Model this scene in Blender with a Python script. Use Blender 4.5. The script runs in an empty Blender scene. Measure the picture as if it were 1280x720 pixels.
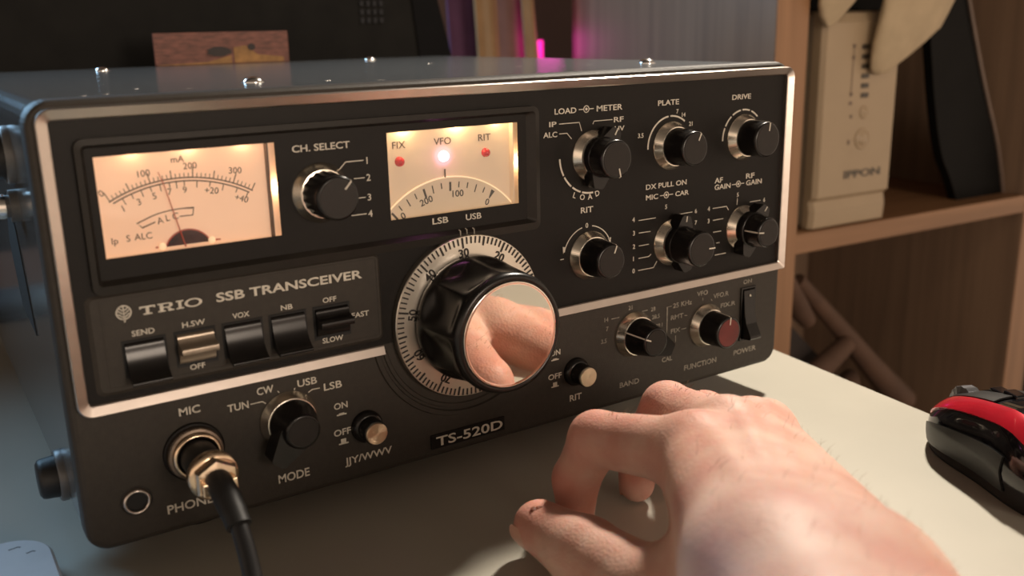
import bpy, bmesh, math, random
import numpy as np
from mathutils import Vector, Matrix
random.seed(7)
sc = bpy.context.scene
COL = sc.collection
PI = math.pi
OFF = 0.765                       # radio bottom above the floor, metres; the desk top is at 0.75

# ------------------------------------------------------------------ camera
R = [[0.8377023816043859, -0.5457068375799502, -0.021418853209957345],
     [-0.16025589460820977, -0.20813385304979692, -0.9648825563030811],
     [0.522085019989716, 0.8117169128662627, -0.26180696184250407]]
CAM = (-33.86223925816856, -319.28252634774054, 168.4526255267211)
cd = bpy.data.cameras.new('camera'); cam = bpy.data.objects.new('camera', cd); COL.objects.link(cam)
mw = Matrix(((R[0][0], -R[1][0], -R[2][0], CAM[0] / 1000), (R[0][1], -R[1][1], -R[2][1], CAM[1] / 1000),
             (R[0][2], -R[1][2], -R[2][2], CAM[2] / 1000 + OFF), (0, 0, 0, 1)))
cam.matrix_world = mw
cd.sensor_width = 36; cd.lens = 36 * 1190.93 / 1280; cd.clip_start = 0.01; cd.clip_end = 30
cd.dof.use_dof = True; cd.dof.focus_distance = 0.40; cd.dof.aperture_fstop = 10.5
sc.camera = cam

# ------------------------------------------------------------------ world and lights
w = bpy.data.worlds.new('world'); sc.world = w; w.use_nodes = True
# a warm room: brighter in front of the radio at eye height, dim overhead and behind it
wn = w.node_tree; wb = wn.nodes['Background']; wb.inputs[1].default_value = 1.0
tcw = wn.nodes.new('ShaderNodeTexCoord'); sep = wn.nodes.new('ShaderNodeSeparateXYZ'); wn.links.new(tcw.outputs['Generated'], sep.inputs[0])
def ramp(sock, stops):
    r = wn.nodes.new('ShaderNodeValToRGB'); r.color_ramp.interpolation = 'EASE'
    mr = wn.nodes.new('ShaderNodeMapRange'); mr.inputs['From Min'].default_value = -1; wn.links.new(sock, mr.inputs['Value']); wn.links.new(mr.outputs[0], r.inputs[0])
    while len(r.color_ramp.elements) < len(stops): r.color_ramp.elements.new(0.5)
    for e, (p, v) in zip(r.color_ramp.elements, stops): e.position = p; e.color = (v, v, v, 1)
    return r.outputs[0]
up = ramp(sep.outputs['Z'], [(0.0, 0.25), (0.40, 1.0), (0.60, 1.0), (0.74, 0.16), (1.0, 0.07)])
fr = ramp(sep.outputs['Y'], [(0.0, 1.0), (0.42, 1.0), (0.58, 0.30), (1.0, 0.18)])
mu = wn.nodes.new('ShaderNodeMixRGB'); mu.blend_type = 'MULTIPLY'; mu.inputs[0].default_value = 1; wn.links.new(up, mu.inputs[1]); wn.links.new(fr, mu.inputs[2])
m2 = wn.nodes.new('ShaderNodeMixRGB'); m2.blend_type = 'MULTIPLY'; m2.inputs[0].default_value = 1; wn.links.new(mu.outputs[0], m2.inputs[1]); m2.inputs[2].default_value = (0.98, 0.74, 0.55, 1)
wn.links.new(m2.outputs[0], wb.inputs[0])

def lamp(name, kind, loc, target, energy, color, size=0.1, size_y=None, spread=None):
    l = bpy.data.lights.new(name, kind); l.energy = energy; l.color = color
    if kind == 'AREA':
        l.size = size
        if size_y: l.shape = 'RECTANGLE'; l.size_y = size_y
        if spread: l.spread = spread
    else:
        l.shadow_soft_size = size
    o = bpy.data.objects.new(name, l); COL.objects.link(o)
    o.location = (loc[0] / 1000, loc[1] / 1000, loc[2] / 1000 + OFF)
    if target is not None:
        d = Vector((target[0] - loc[0], target[1] - loc[1], target[2] - loc[2]))
        o.rotation_euler = d.to_track_quat('-Z', 'Y').to_euler()
    return o
lamp('desk_lamp_light', 'AREA', (640, 160, 620), (190, -100, 0), 2.8, (1.0, 0.89, 0.75), 0.05, spread=math.radians(95))
lamp('front_fill_light', 'AREA', (300, -1650, 330), (250, 0, 60), 8.5, (1.0, 0.82, 0.66), 0.35)  # added warm fill, low in front and out of view, for upright surfaces
lamp('cool_fill_light', 'AREA', (-300, 760, 500), (-20, 60, 40), 7.0, (0.40, 0.70, 1.0), 0.4)  # unseen cool fill at back left, bluish on the desk and radio side
sl = lamp('shelf_fill_spot', 'SPOT', (420, -330, 620), (830, 260, 30), 1.8, (1.0, 0.74, 0.48), 0.05)  # added spot that only brightens the shelf, not a lamp of the room
sl.data.spot_size = math.radians(58); sl.data.spot_blend = 0.6

sc.view_settings.view_transform = 'Standard'; sc.view_settings.look = 'None'
sc.view_settings.gamma = 1; sc.view_settings.use_curve_mapping = False
sc.view_settings.exposure = 0.0

# ------------------------------------------------------------------ materials
def srgb(r, g, b):
    f = lambda c: (c / 255 / 12.92) if c / 255 <= 0.04045 else ((c / 255 + 0.055) / 1.055) ** 2.4
    return (f(r), f(g), f(b))
def mat(name, col, rough=0.5, metal=0.0, var=0.0, vscale=60.0, bump=0.0, bscale=900.0, emit=None, estr=0.0, aniso=0.0, coat=0.0, spec=0.5, sss=0.0, stretch=None, col2=None):
    m = bpy.data.materials.new(name); m.use_nodes = True
    nt = m.node_tree; b = nt.nodes['Principled BSDF']
    b.inputs['Base Color'].default_value = (*col, 1); b.inputs['Roughness'].default_value = rough
    b.inputs['Metallic'].default_value = metal; b.inputs['Specular IOR Level'].default_value = spec
    b.inputs['Coat Weight'].default_value = coat
    tc = nt.nodes.new('ShaderNodeTexCoord'); vec = tc.outputs['Object']
    if stretch:
        mp = nt.nodes.new('ShaderNodeMapping'); mp.inputs['Scale'].default_value = stretch
        nt.links.new(vec, mp.inputs[0]); vec = mp.outputs[0]
    if var > 0 or col2:
        n = nt.nodes.new('ShaderNodeTexNoise'); n.inputs['Scale'].default_value = vscale; n.inputs['Detail'].default_value = 5
        nt.links.new(vec, n.inputs['Vector'])
        r = nt.nodes.new('ShaderNodeValToRGB')
        a = [max(0, c * (1 - var)) for c in col]; z = [min(1, c * (1 + var)) for c in col] if not col2 else col2
        r.color_ramp.elements[0].color = (*a, 1); r.color_ramp.elements[1].color = (*z, 1)
        r.color_ramp.elements[0].position = 0.3; r.color_ramp.elements[1].position = 0.7
        nt.links.new(n.outputs['Fac'], r.inputs[0]); nt.links.new(r.outputs[0], b.inputs['Base Color'])
    if bump > 0:
        n2 = nt.nodes.new('ShaderNodeTexNoise'); n2.inputs['Scale'].default_value = bscale; n2.inputs['Detail'].default_value = 3
        nt.links.new(vec, n2.inputs['Vector'])
        bp = nt.nodes.new('ShaderNodeBump'); bp.inputs['Strength'].default_value = bump; bp.inputs['Distance'].default_value = 0.0005
        nt.links.new(n2.outputs['Fac'], bp.inputs['Height']); nt.links.new(bp.outputs[0], b.inputs['Normal'])
    if emit:
        b.inputs['Emission Color'].default_value = (*emit, 1); b.inputs['Emission Strength'].default_value = estr
    if aniso > 0:
        b.inputs['Anisotropic'].default_value = aniso
        t = nt.nodes.new('ShaderNodeTangent'); t.direction_type = 'RADIAL'; t.axis = 'Y'
        nt.links.new(t.outputs[0], b.inputs['Tangent'])
    if sss > 0:
        b.inputs['Subsurface Weight'].default_value = sss; b.inputs['Subsurface Radius'].default_value = (1.0, 0.35, 0.2)
        b.inputs['Subsurface Scale'].default_value = 0.0025
    return m
M = {}
M['case'] = mat('case_paint', (0.095, 0.100, 0.102), 0.17, 0, 0.15, 300, 0.05, 900)
M['panel'] = mat('panel_paint', (0.034, 0.0285, 0.023), 0.55, 0, 0.10, 400, 0.25, 2500, spec=0.3)
M['black'] = mat('black_panel', (0.007, 0.0055, 0.0045), 0.5, 0, 0.1, 300, 0.15, 2500, spec=0.2)
M['bezel'] = mat('bezel_plastic', (0.016, 0.0135, 0.011), 0.42, 0, 0.1, 300, 0.1, 2500, spec=0.3)
M['chrome'] = mat('chrome_trim', (0.60, 0.53, 0.48), 0.30, 1.0, 0.06, 90, 0.03, 400)
M['screw'] = mat('bright_screw_metal', (0.85, 0.83, 0.80), 0.2, 1.0, 0.05, 200)
M['spun'] = mat('spun_aluminium', (1.0, 0.93, 0.81), 0.22, 1.0, 0.0, 200)
M['dialm'] = mat('dial_aluminium', (0.66, 0.61, 0.53), 0.32, 1.0, 0.0, 200)
M['mirror'] = mat('polished_cap', (0.90, 0.84, 0.76), 0.035, 1.0, 0.02, 50)
M['knob'] = mat('knob_plastic', (0.007, 0.006, 0.0055), 0.26, 0, 0.2, 200, spec=0.4)
M['knobcap'] = mat('knob_face', (0.012, 0.009, 0.0075), 0.42, 0, 0.15, 300, spec=0.3)
M['redcap'] = mat('red_knob_face', (0.11, 0.012, 0.010), 0.36, 0, 0.2, 120)
M['white'] = mat('white_print', (0.60, 0.56, 0.48), 0.6, 0, 0.1, 500)
M['dim'] = mat('worn_print', (0.25, 0.23, 0.19), 0.6, 0, 0.35, 700)
M['ink'] = mat('black_ink', (0.02, 0.015, 0.012), 0.6, 0, 0.1, 300)
M['brownink'] = mat('brown_ink', (0.055, 0.026, 0.013), 0.6, 0, 0.1, 300)
M['faceplate'] = mat('meter_card', (0.60, 0.43, 0.32), 0.6, 0, 0.03, 80, emit=(1.0, 0.55, 0.32), estr=0.42)
M['dialcard'] = mat('dial_card', (0.58, 0.47, 0.35), 0.6, 0, 0.03, 80, emit=(1.0, 0.64, 0.38), estr=0.15)
M['disc'] = mat('dial_disc', (0.56, 0.47, 0.35), 0.5, 0, 0.03, 80, emit=(1.0, 0.64, 0.38), estr=0.10)
M['discedge'] = mat('dial_disc_edge', (0.95, 0.82, 0.62), 0.4, emit=(1.0, 0.7, 0.4), estr=0.35, var=0.02)
M['needle'] = mat('needle_red', (0.42, 0.06, 0.03), 0.5, 0, 0.1, 200)
M['pivot'] = mat('meter_pivot_cover', (0.03, 0.012, 0.012), 0.15, 0, 0.4, 120)
M['redled'] = mat('red_led_lens', (0.45, 0.012, 0.02), 0.12, 0, 0.1, 300, emit=(1, 0.02, 0.03), estr=0.06)
M['litled'] = mat('lit_led_lens', (0.9, 0.6, 0.7), 0.2, 0, 0.02, 300, emit=(1.0, 0.62, 0.85), estr=3.0)
M['pearl'] = mat('button_face', (0.78, 0.68, 0.50), 0.25, 0.6, 0.05, 200)
M['brass'] = mat('button_metal_face', (0.85, 0.66, 0.46), 0.28, 1.0, 0.04, 200, aniso=0.85)
M['gold'] = mat('plug_nickel', (0.86, 0.66, 0.47), 0.22, 1.0, 0.08, 250)
M['knurl'] = mat('knurled_metal', (0.24, 0.19, 0.15), 0.35, 0.9, 0.2, 300)
M['rubber'] = mat('black_rubber', (0.013, 0.013, 0.013), 0.5, 0, 0.15, 300, 0.1, 900)
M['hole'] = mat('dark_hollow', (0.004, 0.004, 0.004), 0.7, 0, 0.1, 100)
M['tan'] = mat('tan_lever', (0.27, 0.22, 0.17), 0.3, 0.6, 0.1, 200)
M['washer'] = mat('grey_washer', (0.14, 0.14, 0.14), 0.4, 0.3, 0.1, 200)
M['desk'] = mat('desk_laminate', (0.47, 0.445, 0.375), 0.36, 0, 0.03, 25, 0.04, 300)
M['deskedge'] = mat('desk_edge_band', (0.60, 0.57, 0.47), 0.4, 0, 0.04, 60)
M['floor'] = mat('floor_boards', (0.10, 0.06, 0.035), 0.5, 0, 0.3, 8, stretch=(1, 8, 1))
M['wall'] = mat('wall_paint', (0.16, 0.10, 0.075), 0.8, 0, 0.1, 6)
M['tv'] = mat('matte_black_plastic', (0.0075, 0.007, 0.006), 0.6, 0, 0.2, 60, spec=0.12)
M['tv2'] = mat('black_plastic', (0.003, 0.003, 0.0035), 0.6, 0, 0.2, 60, spec=0.1)
M['vent'] = mat('vent_black', (0.003, 0.003, 0.006), 0.7, 0, 0.2, 60)
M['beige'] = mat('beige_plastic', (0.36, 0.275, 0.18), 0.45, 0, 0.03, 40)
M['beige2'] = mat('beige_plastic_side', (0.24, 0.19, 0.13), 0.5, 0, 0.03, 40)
M['slot'] = mat('dark_led_slot', (0.05, 0.04, 0.03), 0.35, 0, 0.2, 200)
M['bag'] = mat('pale_cloth', (0.47, 0.375, 0.25), 0.85, 0, 0.10, 40, 0.3, 500)
M['binder'] = mat('black_board', (0.004, 0.004, 0.004), 0.6, 0, 0.2, 40, spec=0.1)
M['binderedge'] = mat('worn_board_edge', (0.13, 0.09, 0.07), 0.6, 0, 0.2, 80)
M['film'] = mat('grey_plastic_bag', (0.14, 0.10, 0.085), 0.22, 0, 0.3, 30, 0.6, 60)
M['brownbox'] = mat('brown_cloth', (0.085, 0.045, 0.028), 0.8, 0, 0.25, 25, 0.3, 300)
M['darkcloth'] = mat('dark_cloth', (0.03, 0.022, 0.02), 0.85, 0, 0.3, 25, 0.3, 300)
M['curtain'] = mat('mauve_curtain', (0.22, 0.115, 0.10), 0.9, 0, 0.15, 30)
M['curtain2'] = mat('tan_curtain', (0.36, 0.22, 0.11), 0.9, 0, 0.12, 30)
M['purple'] = mat('purple_curtain', (0.13, 0.055, 0.12), 0.9, 0, 0.15, 30)
M['magenta'] = mat('magenta_light_tube', (0.8, 0.05, 0.4), 0.4, emit=(1.0, 0.02, 0.40), estr=0.75, var=0.05)
M['mouse_gloss'] = mat('mouse_gloss_black', (0.006, 0.006, 0.008), 0.10, 0, 0.1, 50, coat=0.5)
M['mouse_matte'] = mat('mouse_grip_rubber', (0.014, 0.0135, 0.012), 0.42, 0, 0.1, 300, 0.2, 2500)
M['mouse_red'] = mat('mouse_red_shell', (0.55, 0.012, 0.03), 0.26, 0.25, 0.12, 90, coat=0.6)
M['mouse_base'] = mat('mouse_base_black', (0.008, 0.008, 0.008), 0.4, 0, 0.1, 80)
M['wheelm'] = mat('wheel_grey', (0.20, 0.20, 0.21), 0.25, 0.6, 0.1, 80)
M['whitep'] = mat('white_gloss_plastic', (0.62, 0.64, 0.67), 0.35, 0, 0.06, 60)
M['cable'] = mat('cable_black', (0.014, 0.014, 0.015), 0.36, 0, 0.1, 80)
M['nail'] = mat('fingernail', (0.60, 0.33, 0.25), 0.3, 0, 0.08, 100)
M['hair'] = mat('arm_hair', (0.22, 0.11, 0.05), 0.5, 0, 0.3, 100)
M['cardbase'] = mat('card_reddish', (0.15, 0.055, 0.038), 0.6, 0, 0.45, 120, stretch=(1, 1, 4))
M['cardyel'] = mat('card_yellow', (0.28, 0.14, 0.04), 0.6, 0, 0.3, 150)
M['carddark'] = mat('card_dark', (0.02, 0.012, 0.01), 0.6, 0, 0.3, 100)

def wood(name, c1, c2, scale, rough=0.45):
    m = bpy.data.materials.new(name); m.use_nodes = True; nt = m.node_tree; b = nt.nodes['Principled BSDF']
    tc = nt.nodes.new('ShaderNodeTexCoord'); mp = nt.nodes.new('ShaderNodeMapping'); mp.inputs['Scale'].default_value = scale
    n = nt.nodes.new('ShaderNodeTexNoise'); n.inputs['Scale'].default_value = 6; n.inputs['Detail'].default_value = 7; n.inputs['Distortion'].default_value = 0.4
    r = nt.nodes.new('ShaderNodeValToRGB')
    r.color_ramp.elements[0].color = (*c1, 1); r.color_ramp.elements[1].color = (*c2, 1)
    r.color_ramp.elements[0].position = 0.32; r.color_ramp.elements[1].position = 0.68
    nt.links.new(tc.outputs['Object'], mp.inputs[0]); nt.links.new(mp.outputs[0], n.inputs['Vector'])
    nt.links.new(n.outputs['Fac'], r.inputs[0]); nt.links.new(r.outputs[0], b.inputs['Base Color']); b.inputs['Roughness'].default_value = rough
    return m
M['wood'] = wood('shelf_wood_vertical', (0.22, 0.112, 0.052), (0.30, 0.158, 0.078), (18, 18, 0.8))
M['woodh'] = wood('shelf_wood_horizontal', (0.22, 0.112, 0.052), (0.30, 0.158, 0.078), (0.8, 18, 18))
M['woodside'] = wood('shelf_wood_side', (0.19, 0.125, 0.085), (0.27, 0.18, 0.12), (20, 14, 0.5))

def glass_cover(name):
    m = bpy.data.materials.new(name); m.use_nodes = True; nt = m.node_tree
    for n in list(nt.nodes): nt.nodes.remove(n)
    out = nt.nodes.new('ShaderNodeOutputMaterial'); mx = nt.nodes.new('ShaderNodeMixShader')
    tr = nt.nodes.new('ShaderNodeBsdfTransparent'); gl = nt.nodes.new('ShaderNodeBsdfGlossy'); gl.inputs['Roughness'].default_value = 0.05
    fr = nt.nodes.new('ShaderNodeFresnel'); fr.inputs[0].default_value = 1.45
    nt.links.new(fr.outputs[0], mx.inputs[0]); nt.links.new(tr.outputs[0], mx.inputs[1]); nt.links.new(gl.outputs[0], mx.inputs[2])
    nt.links.new(mx.outputs[0], out.inputs[0]); return m
M['glass'] = glass_cover('clear_window')

def skin_mat():
    m = mat('skin', (0.62, 0.36, 0.27), 0.42, 0, sss=0.35)
    nt = m.node_tree; b = nt.nodes['Principled BSDF']; tc = nt.nodes.new('ShaderNodeTexCoord')
    n = nt.nodes.new('ShaderNodeTexNoise'); n.inputs['Scale'].default_value = 45; n.inputs['Detail'].default_value = 6
    r = nt.nodes.new('ShaderNodeValToRGB')
    r.color_ramp.elements[0].color = (0.55, 0.28, 0.22, 1); r.color_ramp.elements[1].color = (0.64, 0.42, 0.34, 1)
    r.color_ramp.elements[0].position = 0.35; r.color_ramp.elements[1].position = 0.62
    nt.links.new(tc.outputs['Object'], n.inputs['Vector']); nt.links.new(n.outputs['Fac'], r.inputs[0]); nt.links.new(r.outputs[0], b.inputs['Base Color'])
    v = nt.nodes.new('ShaderNodeTexVoronoi'); v.inputs['Scale'].default_value = 900
    n2 = nt.nodes.new('ShaderNodeTexNoise'); n2.inputs['Scale'].default_value = 320; n2.inputs['Detail'].default_value = 4
    ad = nt.nodes.new('ShaderNodeMath'); ad.operation = 'ADD'
    nt.links.new(tc.outputs['Object'], v.inputs['Vector']); nt.links.new(tc.outputs['Object'], n2.inputs['Vector'])
    nt.links.new(v.outputs['Distance'], ad.inputs[0]); nt.links.new(n2.outputs['Fac'], ad.inputs[1])
    bp = nt.nodes.new('ShaderNodeBump'); bp.inputs['Strength'].default_value = 0.28; bp.inputs['Distance'].default_value = 0.0004
    nt.links.new(ad.outputs[0], bp.inputs['Height']); nt.links.new(bp.outputs[0], b.inputs['Normal'])
    return m
M['skin'] = skin_mat()
M['skin'].node_tree.nodes['Principled BSDF'].inputs['Roughness'].default_value = 0.52; M['skin'].node_tree.nodes['Principled BSDF'].inputs['Specular IOR Level'].default_value = 0.35

# ------------------------------------------------------------------ mesh building (all shapes in millimetres, radio coordinates)
class MB:
    def __init__(s): s.v = []; s.f = []; s.sm = []
    def add(s, vs, fs, smooth=False):
        b = len(s.v); s.v += [tuple(map(float, p)) for p in vs]
        for f in fs: s.f.append(tuple(i + b for i in f)); s.sm.append(smooth)
        return s
    def bm(s, bmo, smooth=False):
        bmo.verts.ensure_lookup_table(); bmo.verts.index_update()
        s.add([v.co[:] for v in bmo.verts], [[v.index for v in f.verts] for f in bmo.faces], smooth); bmo.free(); return s
    def box(s, x0, x1, y0, y1, z0, z1, bev=0.0, seg=2, xf=None):
        b = bmesh.new(); bmesh.ops.create_cube(b, size=1)
        for v in b.verts: v.co = Vector((x0 + (v.co.x + .5) * (x1 - x0), y0 + (v.co.y + .5) * (y1 - y0), z0 + (v.co.z + .5) * (z1 - z0)))
        if bev > 0: bmesh.ops.bevel(b, geom=list(b.edges), offset=bev, segments=seg, affect='EDGES', profile=0.5)
        if xf:
            for v in b.verts: v.co = Vector(xf(v.co))
        return s.bm(b, False)
    def grid(s, P, cu=False, cv=False, smooth=True):
        nu = len(P); nv = len(P[0]); vs = [p for row in P for p in row]; fs = []
        for i in range(nu if cu else nu - 1):
            for j in range(nv if cv else nv - 1):
                a = i * nv + j; b = i * nv + (j + 1) % nv; c = ((i + 1) % nu) * nv + (j + 1) % nv; d = ((i + 1) % nu) * nv + j
                fs.append((a, b, c, d))
        return s.add(vs, fs, smooth)
    def lathe(s, c, prof, n=64, cap0=False, cap1=False, smooth=True, rf=None, axis='y'):
        # prof: (radius, offset along the axis); centre c; a front-panel control turns about y
        P = []
        for (r, h) in prof:
            row = []
            for k in range(n):
                a = 2 * PI * k / n; rr = r if rf is None else rf(r, h, a)
                if axis == 'y': row.append((c[0] + rr * math.sin(a), c[1] + h, c[2] + rr * math.cos(a)))
                elif axis == 'x': row.append((c[0] + h, c[1] + rr * math.cos(a), c[2] + rr * math.sin(a)))
                else: row.append((c[0] + rr * math.cos(a), c[1] + rr * math.sin(a), c[2] + h))
            P.append(row)
        s.grid(P, cv=True, smooth=smooth)
        if cap0: s.add(P[0], [tuple(range(n))])
        if cap1: s.add(P[-1], [tuple(reversed(range(n)))])
        return s
    def prism(s, poly, y0, y1):           # polygon in x,z pushed between two depths
        n = len(poly); vs = [(x, y0, z) for x, z in poly] + [(x, y1, z) for x, z in poly]
        fs = [tuple(range(n)), tuple(range(2 * n - 1, n - 1, -1))] + [(i, i + n, (i + 1) % n + n, (i + 1) % n) for i in range(n)]
        return s.add(vs, fs)
    def prism_x(s, poly, x0, x1):         # polygon in y,z pushed along x
        n = len(poly); vs = [(x0, y, z) for y, z in poly] + [(x1, y, z) for y, z in poly]
        fs = [tuple(range(n)), tuple(range(2 * n - 1, n - 1, -1))] + [(i, i + n, (i + 1) % n + n, (i + 1) % n) for i in range(n)]
        return s.add(vs, fs)
    def frame(s, outer, inner, y0, y1, yin=None):   # ring between two loops of equal length; yin = depth of the inner front edge
        yi = y0 if yin is None else yin
        n = len(outer)
        vs = [(x, y0, z) for x, z in outer] + [(x, yi, z) for x, z in inner] + [(x, y1, z) for x, z in outer] + [(x, y1, z) for x, z in inner]
        fs = []
        for i in range(n):
            j = (i + 1) % n
            fs += [(i, i + n, j + n, j), (i, j, j + 2 * n, i + 2 * n), (i + n, i + 3 * n, j + 3 * n, j + n), (i + 2 * n, j + 2 * n, j + 3 * n, i + 3 * n)]
        return s.add(vs, fs)
    def stroke(s, pts, wd, y=-0.12, th=0.12):       # flat ribbon printed on the panel
        pts = [Vector((p[0], p[1])) for p in pts]; L = []; Rr = []
        for i, p in enumerate(pts):
            a = pts[max(0, i - 1)]; b = pts[min(len(pts) - 1, i + 1)]; d = (b - a).normalized(); nn = Vector((-d.y, d.x)) * wd / 2
            if 0 < i < len(pts) - 1:
                d1 = (p - a).normalized(); k = max(0.5, abs(d1.dot(d))); nn = nn / k
            L.append(p + nn); Rr.append(p - nn)
        n = len(pts)
        for i in range(n - 1):
            q = [L[i], L[i + 1], Rr[i + 1], Rr[i]]
            s.prism([(v.x, v.y) for v in q], y, y + th)
        return s
    def arc(s, c, r, a0, a1, wd, y=-0.12, th=0.12, n=24):   # angles clockwise from the top, degrees
        return s.stroke([(c[0] + r * math.sin(math.radians(a0 + (a1 - a0) * i / n)), c[1] + r * math.cos(math.radians(a0 + (a1 - a0) * i / n))) for i in range(n + 1)], wd, y, th)
    def tube(s, pts, rad, n=16, caps=True):
        pts = [Vector(p) for p in pts]; rad = rad if isinstance(rad, (list, tuple)) else [rad] * len(pts)
        t0 = (pts[1] - pts[0]).normalized(); u = t0.orthogonal().normalized(); P = []
        for i, p in enumerate(pts):
            t = (pts[min(i + 1, len(pts) - 1)] - pts[max(i - 1, 0)]).normalized(); u = (u - t * u.dot(t)).normalized(); v = t.cross(u)
            P.append([tuple(p + (u * math.cos(2 * PI * k / n) + v * math.sin(2 * PI * k / n)) * rad[i]) for k in range(n)])
        s.grid(P, cv=True)
        if caps: s.add(P[0], [tuple(reversed(range(n)))]); s.add(P[-1], [tuple(range(n))])
        return s
    def text(s, body, x0, z0, x1, h, y=-0.12, th=0.12, bold=0.012, rot=0.0, center=False):
        vs, fs = glyphs(body, bold)
        if not vs: return s
        xs = [v[0] for v in vs]; zs = [v[1] for v in vs]; a, b = min(xs), max(xs)
        kz = h / CAP; kx = (x1 - x0) / (b - a) if x1 is not None else kz
        cx = (a + b) / 2; czz = CAP / 2
        out = []
        cr, sr = math.cos(math.radians(rot)), math.sin(math.radians(rot))
        for v in vs:
            if center: px, pz = (v[0] - cx) * kx, (v[1] - czz) * kz
            else: px, pz = (v[0] - a) * kx, v[1] * kz
            out.append((x0 + px * cr + pz * sr, y + th * (1 - v[2]), z0 - px * sr + pz * cr))
        return s.add(out, fs)
    def ctext(s, body, x, z, h, wide=1.0, rot=0.0, y=-0.12, th=0.12, bold=0.012):
        vs, fs = glyphs(body, bold); xs = [v[0] for v in vs]; wdt = (max(xs) - min(xs)) * h / CAP * wide
        return s.text(body, x, z, x + wdt, h, y, th, bold, rot, True)
    def build(s, name, m, parent=None, rot=None):
        o = parent
        while o is not None and o.parent is not None: o = o.parent
        base = Vector((0, 0, 0)) if o is None else Vector(o['_b'])
        me = bpy.data.meshes.new(name)
        me.from_pydata([((p[0] - base.x) / 1000, (p[1] - base.y) / 1000, (p[2] - base.z) / 1000) for p in s.v], [], s.f)
        me.polygons.foreach_set('use_smooth', s.sm); me.update()
        b = bmesh.new(); b.from_mesh(me); bmesh.ops.recalc_face_normals(b, faces=b.faces); b.to_mesh(me); b.free()
        me.materials.append(m)
        ob = bpy.data.objects.new(name, me); COL.objects.link(ob)
        if parent is not None: ob.parent = parent
        else: ob.location = (0, 0, OFF)
        return ob
    def build_at(s, name, m, base):
        me = bpy.data.meshes.new(name)
        me.from_pydata([((p[0] - base[0]) / 1000, (p[1] - base[1]) / 1000, (p[2] - base[2]) / 1000) for p in s.v], [], s.f)
        me.polygons.foreach_set('use_smooth', s.sm); me.update()
        b = bmesh.new(); b.from_mesh(me); bmesh.ops.recalc_face_normals(b, faces=b.faces); b.to_mesh(me); b.free()
        me.materials.append(m); ob = bpy.data.objects.new(name, me); COL.objects.link(ob)
        ob.location = (base[0] / 1000, base[1] / 1000, base[2] / 1000 + OFF); ob['_b'] = base
        return ob
_g = {}
def glyphs(body, bold):
    if (body, bold) not in _g:
        c = bpy.data.curves.new('t', 'FONT'); c.body = body; c.extrude = 0.5; c.offset = bold; c.resolution_u = 3
        o = bpy.data.objects.new('t', c); me = o.to_mesh()
        vs = [(v.co.x, v.co.y, v.co.z + 0.5) for v in me.vertices]; fs = [tuple(p.vertices) for p in me.polygons]
        o.to_mesh_clear(); bpy.data.objects.remove(o); bpy.data.curves.remove(c); _g[(body, bold)] = (vs, fs)
    return _g[(body, bold)]
CAP = 0.69
_v = glyphs('H', 0.0)[0]; CAP = max(v[1] for v in _v) if _v else 0.69

def tag(o, label, cat, group=None, kind=None):
    o['label'] = label; o['category'] = cat
    if group: o['group'] = group
    if kind: o['kind'] = kind
    return o
def thing(name, base, label, cat, group=None):
    o = bpy.data.objects.new(name, None); COL.objects.link(o); o.empty_display_size = 0.02
    o.location = (base[0] / 1000, base[1] / 1000, base[2] / 1000 + OFF); o['_b'] = base
    return tag(o, label, cat, group)
def struct(o): o['kind'] = 'structure'; return o
def rrect(x0, x1, z0, z1, r, n=6):
    out = []
    for (cx, cz, a0) in ((x1 - r, z1 - r, 0), (x1 - r, z0 + r, 90), (x0 + r, z0 + r, 180), (x0 + r, z1 - r, 270)):
        for i in range(n + 1):
            a = math.radians(a0 + 90 * i / n); out.append((cx + r * math.sin(a), cz + r * math.cos(a)))
    return out

# ================================================================== the room
DZ = -15.0
FL = -OFF * 1000
struct(MB().box(-1600, 2000, -1600, 1000, FL - 40, FL).build('floor', M['floor']))
struct(MB().box(-1600, 2000, 900, 960, FL, 1700).build('wall_back', M['wall']))

# the desk: right edge runs slightly askew to the radio
desk = thing('desk', (0, -100, FL), 'pale beige laminate desk top carrying the transceiver', 'desk')
def desk_x(y): return 373.6 + 0.1205 * (y - 0)
top = [(-800, -640), (desk_x(-640), -640), (desk_x(470), 470), (-800, 470)]
mb = MB(); vs = [(x, y, DZ) for x, y in top] + [(x, y, DZ - 25) for x, y in top]
mb.add(vs, [(0, 1, 2, 3), (7, 6, 5, 4), (0, 4, 5, 1), (1, 5, 6, 2), (2, 6, 7, 3), (3, 7, 4, 0)])
mb.build('desk_top', M['desk'], desk)
mb = MB(); e0, e1 = desk_x(-640), desk_x(470)
mb.add([(e0, -640, DZ + .0), (e0 + .8, -640, DZ - .6), (e0 + .8, -640, DZ - 25), (e0, -640, DZ - 25), (e1, 470, DZ), (e1 + .8, 470, DZ - .6), (e1 + .8, 470, DZ - 25), (e1, 470, DZ - 25)],
       [(0, 1, 5, 4), (1, 2, 6, 5), (0, 3, 2, 1), (4, 5, 6, 7), (0, 4, 7, 3), (2, 3, 7, 6)])
mb.build('edge_band', M['deskedge'], desk)
for sx in (-760, 250):
    for sy in (-600, 400):
        MB().box(sx, sx + 45, sy, sy + 45, FL, DZ - 25, 2).build('leg', M['tv'], desk)

# ================================================================== the transceiver
TR = thing('radio_transceiver', (166, 165, DZ), 'dark grey tabletop radio transceiver with lit meter, big tuning dial and chrome trim', 'radio')
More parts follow.
